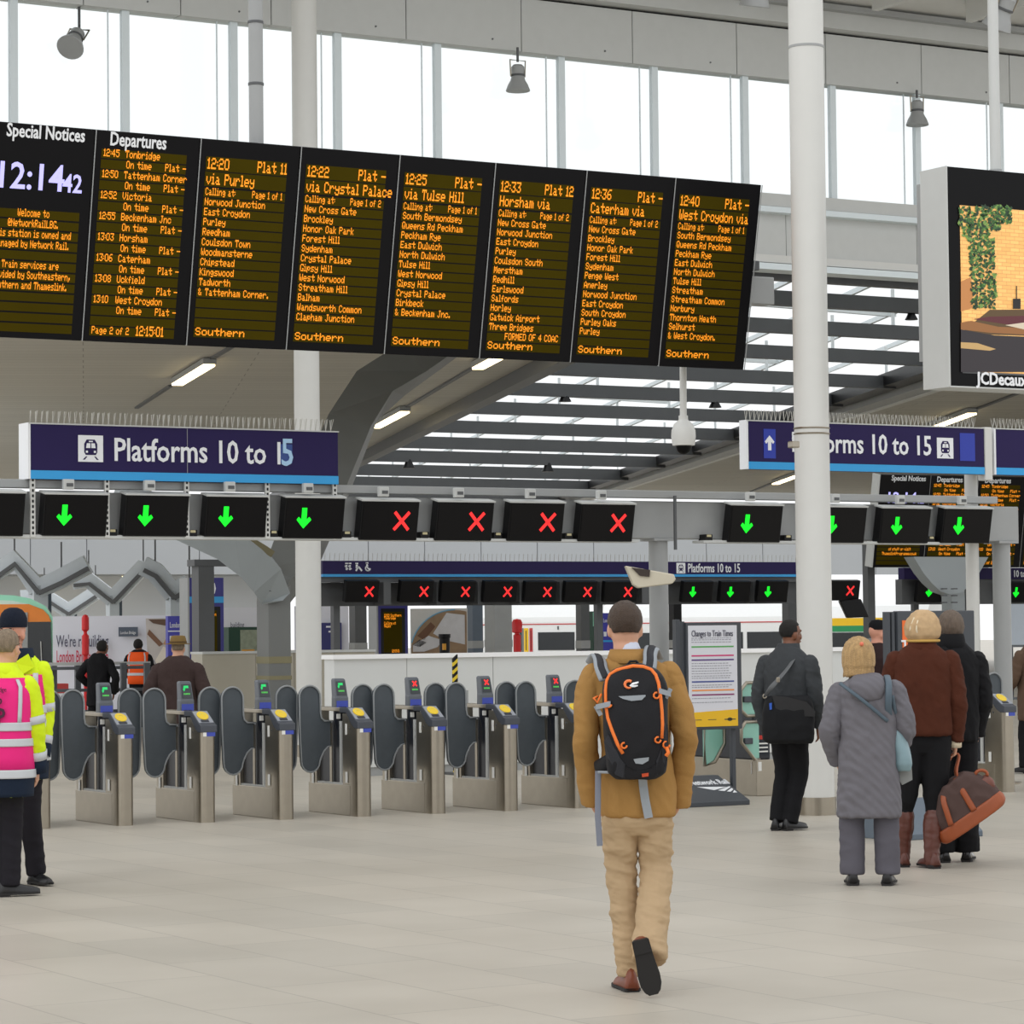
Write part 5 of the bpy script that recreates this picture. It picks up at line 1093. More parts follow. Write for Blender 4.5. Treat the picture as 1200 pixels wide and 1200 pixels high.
    def shoe(s, heel, f, u, m, msole, parent, L=.285, w=.048, boot=None, name='shoe', thick=.014):
        """heel: back edge of the sole on the ground; f heel to toe; u up from the sole"""
        heel, f, u = V(heel), V(f).normalized(), V(u); u = (u-f*u.dot(f)).normalized(); r = f.cross(u)
        sec = [(0,.6,.055),(.03,.78,.075),(.10,.80,.095),(.2,.82,.098),(.32,.84,.085),(.48,.92,.062),(.64,1.02,.05),(.8,.98,.042),(.92,.74,.034),(.985,.4,.024)]
        R = []
        for t,ww,h in sec:
            c = heel+f*L*t; R.append([c+r*w*ww*math.cos(q)*(1 if math.sin(q) < .3 else .86)+u*(thick*.6+max(0,math.sin(q))*h+min(0,math.sin(q))*.006) for q in [2*math.pi*j/16 for j in range(16)]])
        b = MB(); b.rings(R)
        o = b.build(name, m, parent, smooth=True, local=True)
        b = MB(); pl = [(t,ww) for t,ww,h in sec]
        for z0,z1 in ((0,thick),): b.rings([[heel+f*L*t+r*w*1.05*ww*e+u*z for t,ww,e in [(t,ww,1) for t,ww in pl]+[(t,ww,-1) for t,ww in pl[::-1]]] for z in (z0,z1)])
        b.rings([[heel+f*L*t+r*w*ww*e*1.03+u*z for t,ww,e in ((.0,.62,1),(.24,.84,1),(.24,.84,-1),(.0,.62,-1))] for z in (-.012,.002)])
        b.build('sole', msole, o, local=True); return o
    def legs_body(s, mb, hips, knees, ankles, r=(.075,.052,.038)):
        for h,k,a in zip(hips,knees,ankles): s.limb(mb,[h,k,a],r)
BLK = cloth('black_cloth', (20,20,23)); SOLE = mat('dark_sole', (30,28,28), .7, var=.15)
UP = V((0,0,1))
# ---- walking person with the backpack
f = Fig(750,1160,'person in a tan jacket and khaki trousers walking away with a black backpack')
R0 = f.root; J = f.J
TAN = cloth('tan_jacket_cloth', (164,124,70), var=.12); KHAKI = cloth('khaki_cloth', (184,158,124), var=.08)
Mh = f.head_m(737.5,736,.03,4,-4)
b = MB(); f.head(b, Mh)
f.limb(b,[(743,790,-.01),(739,768,.0),(738,750,.02)],[(.075,.07),(.062,.062),(.058,.058)])
f.torso(b,[(751,960,0,.12,.09),(751,925,0,.13,.09),(748,880,0,.12,.09),(745,820,0,.15,.10),(743,792,0,.12,.075),(742,778,0,.05,.05)])
sh = [(696,790,0),(792,788,0)]; el = [(689,868,-.03),(806,866,-.03)]; wr_ = [(697,935,.10),(800,938,.10)]
for a,e,w in zip(sh,el,wr_): f.limb(b,[a,e,w],[.036,.034,.027])
f.hand(b,J(697,938,.11),(.25,.75,-.5),(-1,0,.1),(0,.6,.6),.7); f.hand(b,J(800,941,.11),(-.25,.75,-.5),(1,0,.1),(0,.6,.6),.7)
f.limb(b,[(732,950,0),(731,1022,.05),(738,1130,.0)],[.075,.05,.04]); f.limb(b,[(769,950,0),(771,1022,.04),(757,1104,-.22)],[.075,.05,.04])
body = sculpt(b,'body',SKIN,R0,.008,3); f.face_bits(Mh, body)
f.hair(Mh, mat('dark_brown_hair',(66,50,38),.6,var=.45,scale=9,bump=.5,bscale=220,stretch=(9,9,2)), 'short', body)
b = MB(); f.limb(b,[(742,772,-.005),(740,762,.005)],[(.068,.066),(.063,.063)]); sculpt(b,'shirt_collar',cloth('pale_shirt',(206,212,228),bump=.05),R0,.007,2)
b = MB()
f.torso(b,[(751,957,0,.172,.125),(751,940,0,.175,.128),(751,915,0,.172,.125),(749,880,0,.158,.115),(747,845,0,.172,.118),(745,815,0,.19,.122),(743,790,0,.195,.105),(742,779,.0,.155,.09),(741,772,0,.085,.075)])
for a,e,w in zip(sh,el,wr_):
    c = 1 if a[0] > 745 else -1
    f.limb(b,[(a[0]-c*11,a[1]+4,0),(a[0]-c*2,a[1]+14,-.005)],[.058,.066])
jk = sculpt(b,'jacket',TAN,R0,.010,4,[(.006,9,9,5,1),(.004,22,22,12,4)])
for a,e,w in zip(sh,el,wr_):
    c = 1 if a[0] > 745 else -1; b = MB()
    f.limb(b,[(a[0]-c*5,a[1]+3,0),(a[0]+c*2,a[1]+24,-.012),(e[0]-c*.5,e[1]-8,e[2]-.02),(e[0]-c*1.5,e[1]+22,.0),(w[0],w[1]+8,w[2]-.03)],[.060,.064,.056,.054,.049],end=False)
    sculpt(b,'sleeve',TAN,jk,.009,2,[(.006,5,5,7,c*3),(.0035,12,12,22,5)])
b = MB(); P_ = [V((-.035+.095*math.cos(q),.0+.088*math.sin(q),.0)) for q in [math.pi*2*k/28 for k in range(28)]]
b.rings([[p+V((0,0,1.536))*1 if False else V((p.x*1.0,p.y,1.54)) for p in P_],[V((-.04+(p.x+.035)*.80,p.y*.86,1.592)) for p in P_],[V((-.04+(p.x+.035)*.86,p.y*.92,1.596)) for p in P_],[V((-.035+(p.x+.035)*1.10,p.y*1.14,1.545)) for p in P_],[V((-.035+(p.x+.035)*1.08,p.y*1.12,1.53)) for p in P_]],cap=False)
b.build('jacket_collar', TAN, jk, smooth=True, local=True)
b = MB()
for px in (757,): b.tube([J(757,950,-.131),J(757,905,-.134)],.0025,5)
b.build('back_vent', mat('tan_seam',(120,86,44),.9), jk, local=True)
b = MB()
f.torso(b,[(751,978,.0,.06,.07),(751,962,0,.155,.105),(751,940,0,.155,.11)])
f.limb(b,[(730,950,0),(728.5,985,.02),(730.5,1022,.055),(733,1070,.04),(738,1125,.0),(739,1141,-.0)],[.082,.078,.068,.061,.056,.060],end=False); f.limb(b,[(770,950,0),(770,985,.02),(771,1020,.03),(766,1062,-.07),(760,1098,-.19),(758.5,1117,-.245)],[.083,.079,.071,.071,.073,.077],end=False)
sculpt(b,'trousers',KHAKI,R0,.008,2,[(.009,5,5,15,2),(.005,16,16,34,6)])
BRN = mat('brown_shoe_leather',(120,60,36),.4,var=.15,scale=14)
f.shoe(J(741,1159,-.09),(-.20,.97,0),UP,BRN,SOLE,R0); 
f.shoe(V((-.012,-.345,.272)),(.23,.12,-.96),(0,1,.12),BRN,mat('black_sole',(24,22,22),.6,var=.2),R0,L=.27)
# ---- the backpack
PB = cloth('black_pack_cloth',(26,26,30),.6,bump=.15); PG = cloth('pack_grey_strap',(150,156,162),.7,bump=.1); PO = mat('pack_orange',(240,122,44),.6,var=.05); PDK = cloth('charcoal_pack',(48,49,54),.7)
T = empty('backpack', R0.location.copy(), -TH, 'black backpack with orange piping on the back of the person in the tan jacket', 'backpack')
T.location = R0.location + Euler((0,0,-TH)).to_matrix() @ V((-.015,-.2,.98))
D_ = V((-.015,-.2,.98)); K = lambda px,py,y=0.: J(px,py,y)-D_
def outline(py):
    v = (py-777)/134.; 
    w = .150*min(1,math.sqrt(max(0,1-max(0,(.24-v)/.24)**2.2)))*(1.0 if v < .6 else 1-.10*(v-.6)/.4) if v < .93 else .150*.9*math.sqrt(max(0,1-((v-.93)/.07)**2*.6))
    return w
b = MB(); R = []
for k in range(19):
    py = 777.6+k*(133.)/18; v = k/18; w = max(outline(py),.03); c = K(746.5+.3*v,py,-.205); dp = .045+.055*math.sin(math.pi*min(1,.12+v*.78))
    R.append([c+V((w*math.copysign(abs(math.cos(q))**.75,math.cos(q)), dp*math.copysign(abs(math.sin(q))**.7,math.sin(q)),0)) for q in [2*math.pi*j/28 for j in range(28)]])
b.rings(R); pk = sculpt(b,'main_compartment',PB,T,.009,3,[(.004,10,10,7,3)])
def onpk(px,py,lift=.004):                                  # a spot on the camera side of the pack
    ok,co,n_,_ = pk.ray_cast(K(px,py,-1.0), V((0,1,0)))
    return (co+V((0,-lift,0))) if ok else K(px,py,-.27)
for o_ in (pk,): bpy.context.view_layer.update()
lp = [(728,879),(722,868),(716,852),(711.5,838),(709.5,822),(709.5,806),(711,795),(715,788),(723,783),(735,780),(746,778.5),(758,779.5),(767,783),(772,789),(775,798),(777,812),(778.5,830),(779,845),(778,862)]
b = MB(); b.tube([onpk(px+(2.5 if px < 746 else -2.5),py+1.5,.001) for px,py in lp],.0085,8); b.build('orange_piping', PO, pk, smooth=True, local=True)
def patch(pts, m, nm, lift=.006, par=None):
    q = [onpk(px,py,lift) for px,py in pts]; b = MB(); b.rings([q,[p+V((0,.004,0)) for p in q]]); return b.build(nm, m, par or pk, local=True)
patch([(726,814.5),(739,814),(757,813.2),(757.5,814.5),(753,819),(741,820),(731,817.5)], PG, 'reflective_patch')
patch([(742.5,887),(748,886),(760.5,885),(760,889),(753,893),(745,892)], PG, 'reflective_patch'); patch([(752,904),(760,903),(760,907),(752.5,908)], mat('pack_tag',(196,72,34),.6), 'orange_tag')
b = MB(); b.tube([onpk(738.3+4.6*math.cos(q),801+4.2*math.sin(q),.007) for q in [1.0+.55*k for k in range(9)]],[.004+.003*min(k,4)/4 for k in range(9)],6); b.build('logo_swirl', mat('logo_orange',(244,130,70),.5), pk, local=True)
b = MB(); b.tube([onpk(px,py,.008) for px,py in ((739.5,803),(743,800.5),(747,799.5),(749.5,798.5))],[.004,.0065,.006,.003],6); b.tube([onpk(px,py,.008) for px,py in ((741,803.4),(745,803.2),(748.5,802.5))],[.004,.005,.003],6); b.build('logo_mark', SIGNW, pk, local=True)
patch([(709,866),(714,858),(727,885),(733,893),(731,909),(722,905),(712,890)], PDK, 'side_pocket', .004); patch([(782,846),(779,846),(776,872),(769,890),(770,906),(780,898),(784,875)], PDK, 'side_pocket', .004); patch([(731,893),(742,900),(760,899),(770,892),(769,907),(750,911),(732,909)], PDK, 'base_panel', .004)
for a_,c_ in (((700,827),(717,823)),((773,808.5),(787,813))): patch([(a_[0],a_[1]+3),(c_[0],c_[1]+3),(c_[0],c_[1]-3),(a_[0],a_[1]-3)], PG, 'compression_strap', .012)
for px,py,s in ((703,831,-1),(784,812,1)): b = MB(); c = K(px,py,-.26); b.cbox(c,(.02,.008,.05),Matrix.Translation(c)@Euler((0,s*.5,0)).to_matrix().to_4x4()@Matrix.Translation(-c)); b.build('strap_end', PG, pk, local=True)
for px,py,r in ((715,824,3),(770,814,3.4),(732,871,3.2),(771,865,3.4),(781,871,4)):
    b = MB(); b.tube([onpk(px+r*math.cos(q),py+r*math.sin(q),.01) for q in [k*.7 for k in range(8)]],.0045,6); b.build('orange_loop', PO, pk, smooth=True, local=True)
b = MB(); b.tube([K(703,815,-.22),K(698,817,-.24),K(702,822,-.25),K(707,812,-.24)],.006,6); b.build('orange_cord', PO, pk, smooth=True, local=True)
b = MB(); b.tube([K(781,874,-.27),K(783,880,-.28),K(780,884,-.28)],.009,8); b.build('zip_pull', PO, pk, smooth=True, local=True)
b = MB(); b.tube([K(738,779,-.19),K(741,775,-.19),K(748,774.6,-.19),K(751,778,-.19)],.006,6); b.build('grab_handle', PB, pk, smooth=True, local=True)
for s,pts in ((-1,[(713,796,-.17),(708,783,-.135),(707,774,-.075),(704,769,.0),(699,778,.09)]),(1,[(762,790,-.17),(765,776,-.135),(766,766,-.075),(770,760,.0),(776,772,.09)])):
    b = MB(); P_, Rr = spline([K(*p) for p in pts],[(.034,.010)]*5); b.tube(P_,Rr,10,ref=(1,0,-.3)); st = b.build('shoulder_strap', PG, T, smooth=True, local=True)
    b = MB(); b.tube([p+V((0,-.004,.006)) for p in P_],[(.018,.008)]*len(P_),8,ref=(1,0,-.3)); b.build('strap_webbing', PDK, st, smooth=True, local=True)
b = MB(); 
for w0,pts in ((.02,[(754,911,-.2),(755,920,-.16),(757,935,-.15),(761,957,-.15)]),): b.tube([K(*p) for p in pts],[(w0,.004)]*4,8,ref=(1,0,0))
b.build('hanging_strap', PG, T, local=True)
b = MB(); b.tube([K(x,y,-.13) for x,y in ((703,902),(702.5,930),(702,955),(704,989))],[(.014,.004)]*4,8,ref=(1,0,0)); b.build('hanging_strap', mat('strap_slate',(120,124,136),.7), T, local=True)
b = MB(); b.tube([K(701,898,-.10),K(713,892,-.17),K(730,899,-.2)],[(.03,.012),(.04,.014),(.03,.012)],10,ref=(0,0,1)); b.build('hip_belt', PB, T, smooth=True, local=True)
b = MB(); b.tube([K(703,903,-.16),K(716,903,-.2),K(728,899,-.23)],.007,6); b.build('belt_edge', PG, T, smooth=True, local=True)
def ringbody(mb, q, rows, n=30, k=2.5):
    R = []
    for z,w,d,y in rows: R.append([q(w*math.copysign(abs(math.cos(t))**(2/k),math.cos(t)), y+d*math.copysign(abs(math.sin(t))**(2/k),math.sin(t)), z) for t in [2*math.pi*j/n for j in range(n)]])
    mb.rings(R); return mb
def band(q, rows, z0, z1, grow, m, name, parent, n=40, k=2.5, arc=None):
    """a strip of tape or cloth lying round the torso between two heights"""
    def at_z(z):
        for (za,wa,da,ya),(zb_,wb,db,yb_) in zip(rows[:-1],rows[1:]):
            if za <= z <= zb_: t = (z-za)/(zb_-za); return wa+(wb-wa)*t, da+(db-da)*t, ya+(yb_-ya)*t
        return rows[-1][1:] if z > rows[-1][0] else rows[0][1:]
    zs = [z0+(z1-z0)*i/6 for i in range(7)]; js = range(n) if arc is None else [j for j in range(n+1) if arc[0] <= j/n <= arc[1]]
    b = MB(); vv = []
    for z in zs:
        w,d,y = at_z(z); vv.append([b.bm.verts.new(q((w+grow)*math.copysign(abs(math.cos(t))**(2/k),math.cos(t)), y+(d+grow)*math.copysign(abs(math.sin(t))**(2/k),math.sin(t)), z)) for t in [2*math.pi*j/n for j in js]])
    m_ = len(vv[0])
    for i in range(6):
        for j in range(m_ if arc is None else m_-1): b.bm.faces.new((vv[i][j],vv[i][(j+1)%m_],vv[i+1][(j+1)%m_],vv[i+1][j]))
    o = b.build(name, m, parent, smooth=True, local=True); so_ = o.modifiers.new('t','SOLIDIFY'); so_.thickness = .006; so_.offset = 1; return o
def dressed(cx, fy, label, face, H, head, hface, rows, sleeve, legs, cols, voxel=.011, skin=SKIN, hair=None, hands=True, foot=None, group=None, wr=True, face_detail=True, htilt=0., legr=(.092,.074,.066), curl=.5, body_voxel=.008, roll=0., garment='coat', feet=True, collar=None, handk=.95, legcut=1.):
    """a clothed figure in its own frame (right, front, up). rows: torso of the upper garment; sleeve: [(shoulder, elbow, wrist) x2]; legs: [(hip,knee,ankle,footdir) x2]"""
    f = Fig(cx, fy, label, group, face); R0 = f.root; a = f.face
    U = V((math.cos(a),math.sin(a),0)); F = V((-math.sin(a),math.cos(a),0)); q = lambda x,y,z: U*x+F*y+V((0,0,z))
    Mh = Matrix.Translation(q(*head)) @ Euler((math.radians(htilt),math.radians(roll),math.radians(hface))).to_matrix().to_4x4() @ Matrix.Scale(H/1.75*.99,4)
    b = MB(); f.head(b, Mh); hc = q(*head); zt_ = rows[-1][0]
    f.limb(b,[q(0,rows[-1][3],zt_-.06), q(head[0]*.5,rows[-1][3]+(head[1])*.5,zt_+.02), hc-V((0,0,.06))],[.075,.06,.056])
    ringbody(b,q,[(z,w*.75,d*.75,y) for z,w,d,y in rows if z > H*.46])
    for i,(s_,e_,w_) in enumerate(sleeve):
        f.limb(b,[q(*s_),q(*e_),q(*w_)],[.048,.036,.027])
        d = (q(*w_)-q(*e_)).normalized(); sd = 1 if s_[0] > 0 else -1
        if hands: f.hand(b,q(*w_)+d*.012,d,U*sd+F*.1,F+UP*.15,curl,handk)
    for h_,k_,a_,fd in legs: f.limb(b,[q(*h_),q(*k_),q(*a_)],[.07,.048,.036])
    body = sculpt(b,'body',skin,R0,body_voxel,2)
    if face_detail: f.face_bits(Mh, body)
    if hair: f.hair(Mh, hair[0], hair[1], body)
    b = MB(); ringbody(b,q,rows)
    for s_,e_,w_ in sleeve:
        s0, e0, w0 = q(*s_), q(*e_), q(*w_); c = cols.get('sleeve',(.066,.064,.056,.046))
        f.limb(b,[s0.lerp(q(0,s_[1],s_[2]),.3),s0.lerp(e0,.08)],[c[0]*.9,c[0]*.98])
    up = sculpt(b,garment,cols['top'],R0,voxel,4,[(.007,8,8,6,cx*.1),(.004,20,20,14,3)] if wr else None)
    for s_,e_,w_ in sleeve:
        s0, e0, w0 = q(*s_), q(*e_), q(*w_); c = cols.get('sleeve',(.066,.064,.056,.046)); b = MB()
        f.limb(b,[s0,s0.lerp(e0,.3),s0.lerp(e0,.92),e0.lerp(w0,.3),w0],[c[0],c[0]*1.02,c[1],c[2],c[3]],end=False)
        sculpt(b,'sleeve',cols['top'],up,voxel*.9,2,[(.007,7,7,10,cx*.1+s_[0]*9),(.0035,20,20,26,3)] if wr else None)
    b = MB(); hz = max(h_[2] for h_,_,_,_ in legs)
    ringbody(b,q,[(hz-.10,.07,.08,0),(hz-.03,.15,.105,0),(hz+.06,.155,.11,0)])
    for h_,k_,a_,fd in legs:
        A,B,C = q(*h_),q(*k_),q(*a_); C = B.lerp(C,legcut); f.limb(b,[A,A.lerp(B,.5),B,B.lerp(C,.5),C-V((0,0,.02))],[legr[0],legr[0]*.93,legr[1],legr[2]*1.02,legr[2]],end=False)
    tr = sculpt(b,'trousers',cols['legs'],R0,voxel,3,[(.005,5,5,12,cx*.2)] if wr else None)
    if feet:
        for h_,k_,a_,fd in legs:
            C = q(*a_); d = U*fd[0]+F*fd[1]; d.normalize(); f.shoe(V((C.x,C.y,.012))-d*.075,d,UP,cols['shoe'],SOLE,R0,L=foot or .275)
    return f, q, Mh, body, up, tr, R0
def vest(q, rows, up, back=True, words=True):
    ve = band(q,rows,.80,1.41,.012,PINK,'vest',up)
    band(q,rows,.645,.79,.008,NAVYC,'navy_hem',up); band(q,rows,.765,.82,.019,RETRO,'reflective_band',ve); band(q,rows,.97,1.02,.019,RETRO,'reflective_band',ve); band(q,rows,1.07,1.125,.019,RETRO,'reflective_band',ve)
    for lo in ((.60,.63),(.87,.90),(.06,.10),(.40,.44)): band(q,rows,1.125,1.40,.019,RETRO,'reflective_brace',ve,n=80,arc=lo)
    return ve
def cuff(f, q, e, w, t0, t1, r, m, nm, par):
    A = q(*e).lerp(q(*w),t0); B = q(*e).lerp(q(*w),t1); b = MB(); b.tube([A,B],[r,r*.96],18,cap=False); o = b.build(nm,m,par,smooth=True,local=True); s_ = o.modifiers.new('t','SOLIDIFY'); s_.thickness = .008; s_.offset = 0; return o
# ---- staff in pink vests
YELV = cloth('hi_vis_yellow', (214,240,30), .7, bump=.1, var=.04); PINK = cloth('vest_pink', (234,42,128), .7, bump=.1, var=.05); NAVYC = cloth('navy_cloth', (24,36,54)); BTR = cloth('dark_trousers', (30,28,34)); SHOE = mat('black_shoe',(26,26,28),.35)
rows1 = [(.65,.20,.15,0),(.78,.205,.155,0),(.95,.20,.15,0),(1.1,.20,.145,0),(1.25,.21,.145,0),(1.36,.205,.125,0),(1.43,.15,.10,0),(1.49,.095,.085,.0)]
sl1 = [((-.18,0,1.36),(-.25,.03,1.10),(-.22,.16,.90)),((.175,.02,1.35),(.215,.05,1.10),(.20,.12,.83))]
f,q,Mh,body,up,tr,R0 = dressed(1,1050,'person with short grey hair in a pink vest, back turned, at the left edge',-12,1.72,(.035,.05,1.605),-20,rows1,sl1,
  [((-.10,0,.84),(-.11,.03,.46),(-.12,-.02,.09),(-.3,1)),((.06,0,.84),(.065,.02,.46),(.075,-.03,.09),(.8,.6))],
  dict(top=YELV,legs=BTR,shoe=SHOE,sleeve=(.074,.068,.064,.056)),hair=(mat('grey_brown_hair',(132,116,96),.7,var=.5,scale=8,bump=.5,bscale=200,stretch=(9,9,2)),'short'))
ve = vest(q, rows1, up)
def staff_cuffs(f,q,up,sl,k=1.):
    for s_,e_,w_ in sl:
        cuff(f,q,e_,w_,.80,1.12,.067*k,NAVYC,'cuff',up); cuff(f,q,e_,w_,.60,.80,.072*k,RETRO,'reflective_band',up); cuff(f,q,s_,e_,.76,.96,.080*k,RETRO,'reflective_band',up)
staff_cuffs(f,q,up,sl1)
b = MB(); ringbody(b,q,[(1.40,.15,.11,0),(1.46,.125,.105,0),(1.51,.10,.09,.01)]); b.build('collar', YELV, up, smooth=True, local=True)
INK = mat('vest_ink',(70,24,52),.7)
for s_,z,sz,x,bo in (('London Bridge',1.325,.042,.115,0),('Here to',1.245,.085,.085,.001),('help',1.16,.125,.105,.004)):
    o = text(s_,sz,q(x,-.176,z),q(1,0,0),UP,INK,'vest_lettering',None,bold=bo,sx=.9,align='RIGHT'); o.parent = ve
rows2 = [(.72,.20,.15,0),(.85,.205,.155,0),(1.0,.20,.15,0),(1.15,.20,.145,0),(1.32,.20,.145,0),(1.44,.195,.125,0),(1.51,.15,.10,0),(1.57,.10,.085,.01)]
sl2 = [((-.18,0,1.44),(-.192,-.03,1.16),(-.188,.03,.90)),((.18,0,1.44),(.20,.03,1.16),(.19,.12,.92))]
f,q,Mh,body,up,tr,R0 = dressed(20,1037,'bearded person in a dark beanie and yellow jacket facing us at the left edge',172,1.84,(.01,.05,1.70),160,rows2,sl2,
  [((-.09,0,.88),(-.10,.03,.48),(-.13,-.02,.09),(-.8,.8)),((.09,0,.88),(.10,.02,.48),(.10,-.02,.09),(.3,1))],
  dict(top=YELV,legs=BTR,shoe=SHOE,sleeve=(.066,.062,.058,.05)),skin=SKINR)
def rowshift(rows,dz): return [(z+dz,w,d,y) for z,w,d,y in rows]
ve = band(q,rows2,.86,1.42,.012,PINK,'vest',up)
for z in (.84,1.06,1.16): band(q,rows2,z,z+.055,.019,RETRO,'reflective_band',ve)
band(q,rows2,.715,.84,.008,NAVYC,'navy_hem',up)
for lo in ((.10,.14),(.36,.40)): band(q,rows2,1.2,1.43,.019,RETRO,'reflective_brace',ve,n=80,arc=lo)
band(q,rows2,.85,1.50,.022,YELV,'zip_placket',ve,n=80,arc=(.215,.285))
staff_cuffs(f,q,up,sl2,.86)
b = MB(); ringbody(b,q,[(1.49,.15,.115,.01),(1.54,.13,.11,.015),(1.60,.115,.10,.02)]); b.build('collar', NAVYC, up, smooth=True, local=True)
for s in (-1,1):
    b = MB(); b.rings([[q(s*x,y+o,z) for x,y,z in ((.03,.145,1.50),(.12,.11,1.56),(.16,.10,1.47),(.06,.16,1.40))] for o in (0,.012)]); b.build('collar_flap', YELV, up, local=True)
b = MB()
R = []
for z,k in ((.008,1.04),(.012,1.07),(.035,1.08),(.065,1.05),(.095,.92),(.12,.66),(.132,.3)): R.append([V((.079*k*math.cos(t),-.012+.099*k*math.sin(t),z+.035)) for t in [2*math.pi*j/28 for j in range(28)]])
R.insert(0,[V((.079*1.07*math.cos(t),-.012+.099*1.07*math.sin(t),.038)) for t in [2*math.pi*j/28 for j in range(28)]])
b.rings(R); b.bm.transform(Mh); b.build('beanie', cloth('beanie_navy',(26,32,46),.95,bump=.5,bscale=150), body, smooth=True, local=True)
b = MB(); b.tube([(-.062,.02,-.02),(-.056,.045,-.075),(-.03,.072,-.10),(0,.083,-.105),(.03,.072,-.10),(.056,.045,-.075),(.062,.02,-.02)],[.008,.014,.022,.026,.022,.014,.008],10); b.tube([(-.03,.082,-.055),(0,.094,-.048),(.03,.082,-.055)],[.004,.006,.004],8); b.bm.transform(Mh); b.build('beard', mat('brown_beard',(134,92,72),.8,var=.3,scale=90,bump=.6,bscale=250), body, smooth=True, local=True)
# ---- person with the black shoulder bag
GRJ = cloth('charcoal_jacket',(58,61,64),.7,var=.15)
rowsB = [(.74,.20,.14,0),(.84,.205,.145,0),(1.0,.195,.14,0),(1.15,.195,.14,0),(1.3,.205,.14,0),(1.40,.195,.12,0),(1.46,.14,.10,0),(1.52,.085,.08,.01)]
slB = [((-.19,0,1.38),(-.255,-.02,1.10),(-.22,.05,.84)),((.19,0,1.38),(.24,.0,1.10),(.22,.10,.86))]
f,q,Mh,body,up,tr,R0 = dressed(926,973,'person in a charcoal jacket with a black shoulder bag left of the white column',-28,1.73,(.01,.06,1.625),-58,rowsB,slB,
  [((-.07,0,.86),(-.075,.06,.48),(-.10,-.04,.10),(-.1,1)),((.07,0,.86),(.055,.08,.47),(.01,-.02,.085),(.35,1))],
  dict(top=GRJ,legs=BLK,shoe=SHOE,sleeve=(.074,.07,.062,.052)),skin=SKIND,hair=(mat('black_hair',(24,20,18),.8,var=.3,scale=80,bump=.6,bscale=260),'crop'),legr=(.095,.076,.066))
b = MB(); ringbody(b,q,[(1.45,.125,.10,0),(1.50,.10,.09,.01),(1.545,.09,.085,.02),(1.55,.08,.075,.02)]); b.build('collar', GRJ, up, smooth=True, local=True)
def bag_root(name, label, cat, f, off): 
    t = empty(name, (0,0,0), -TH, label, cat); t.location = f.root.location + Euler((0,0,-TH)).to_matrix() @ off; return t
off = f.J(922,870,-.21); T = bag_root('shoulder_bag','black fabric shoulder bag hanging behind the person in the charcoal jacket','bag',f,off); K = lambda px,py,y=0.: f.J(px,py,y)-off
b = MB(); R = []
for py,xl,xr,d in ((870,898,950,.05),(866,893,952,.085),(850,891.5,953,.10),(832,893,953,.095),(820,896,950,.08),(815,900,946,.05)):
    c = K((xl+xr)/2,py,-.22); w = (xr-xl)/2/f.sc; R.append([c+V((w*math.copysign(abs(math.cos(t))**.45,math.cos(t)),d*math.copysign(abs(math.sin(t))**.6,math.sin(t)),0)) for t in [2*math.pi*j/24 for j in range(24)]])
b.rings(R); bg_ = sculpt(b,'bag_body',cloth('black_bag_cloth',(22,23,26),.75),T,.010,3,[(.004,9,9,9,3)])
b = MB(); b.rings([[K(x,y,-.315+o) for x,y in ((903,814),(921,816),(943,822),(953,833),(952,839),(930,838),(907,829))] for o in (0,.02)]); b.build('front_flap', mat('black_leather',(30,30,32),.4,var=.2,scale=20), bg_, local=True)
b = MB(); b.rings([[K(x,y,-.322+o) for x,y in ((899.5,823),(902.5,822.5),(902.5,830),(900,830.5))] for o in (0,.01)]); b.build('blue_tag', mat('tag_blue',(40,90,190),.5), bg_, local=True)
P_,Rr = spline([K(896,815,-.24),K(902,806,-.26),K(912,795,-.245),K(923,783,-.20),K(931,773,-.13),K(937,768,-.02),K(938,775,.10)],[(.02,.004)]*7); b = MB(); b.tube(P_,Rr,8,ref=(1,0,.6)); st = b.build('shoulder_strap', cloth('strap_grey',(96,98,100),.6,bump=.1), T, local=True)
b = MB(); b.cbox(K(911,796,-.26),(.03,.012,.04)); b.build('strap_buckle', STEEL, st, bevel=.004, local=True); b = MB(); b.tube([K(895.5+2*math.cos(k*.8),815+2.4*math.sin(k*.8),-.245) for k in range(8)],.006,6); b.build('strap_ring', STEEL, T, smooth=True, local=True)
# ---- person in the grey quilted coat
GCO = cloth('grey_quilted_coat',(106,104,110),.7,var=.1)
_n = GCO.node_tree.nodes; _l = GCO.node_tree.links; _w = _n.new('ShaderNodeTexWave'); _w.inputs['Scale'].default_value = 9; _w.inputs['Distortion'].default_value = 1.2; _w.bands_direction = 'DIAGONAL'
_tc = [x for x in _n if x.type == 'TEX_COORD'][0]; _l.new(_tc.outputs['Object'], _w.inputs['Vector']); _bp = [x for x in _n if x.type == 'BUMP'][0]; _l.new(_w.outputs['Fac'], _bp.inputs['Height']); _bp.inputs['Strength'].default_value = .22
rowsG = [(.445,.205,.155,0),(.50,.207,.157,0),(.7,.195,.15,0),(.9,.19,.145,0),(1.05,.185,.14,0),(1.2,.19,.14,0),(1.28,.18,.12,0),(1.33,.13,.10,0),(1.375,.08,.08,.01)]
slG = [((-.175,0,1.26),(-.25,-.03,1.0),(-.20,.10,.80)),((.175,0,1.26),(.245,.0,1.02),(.19,.15,.86))]
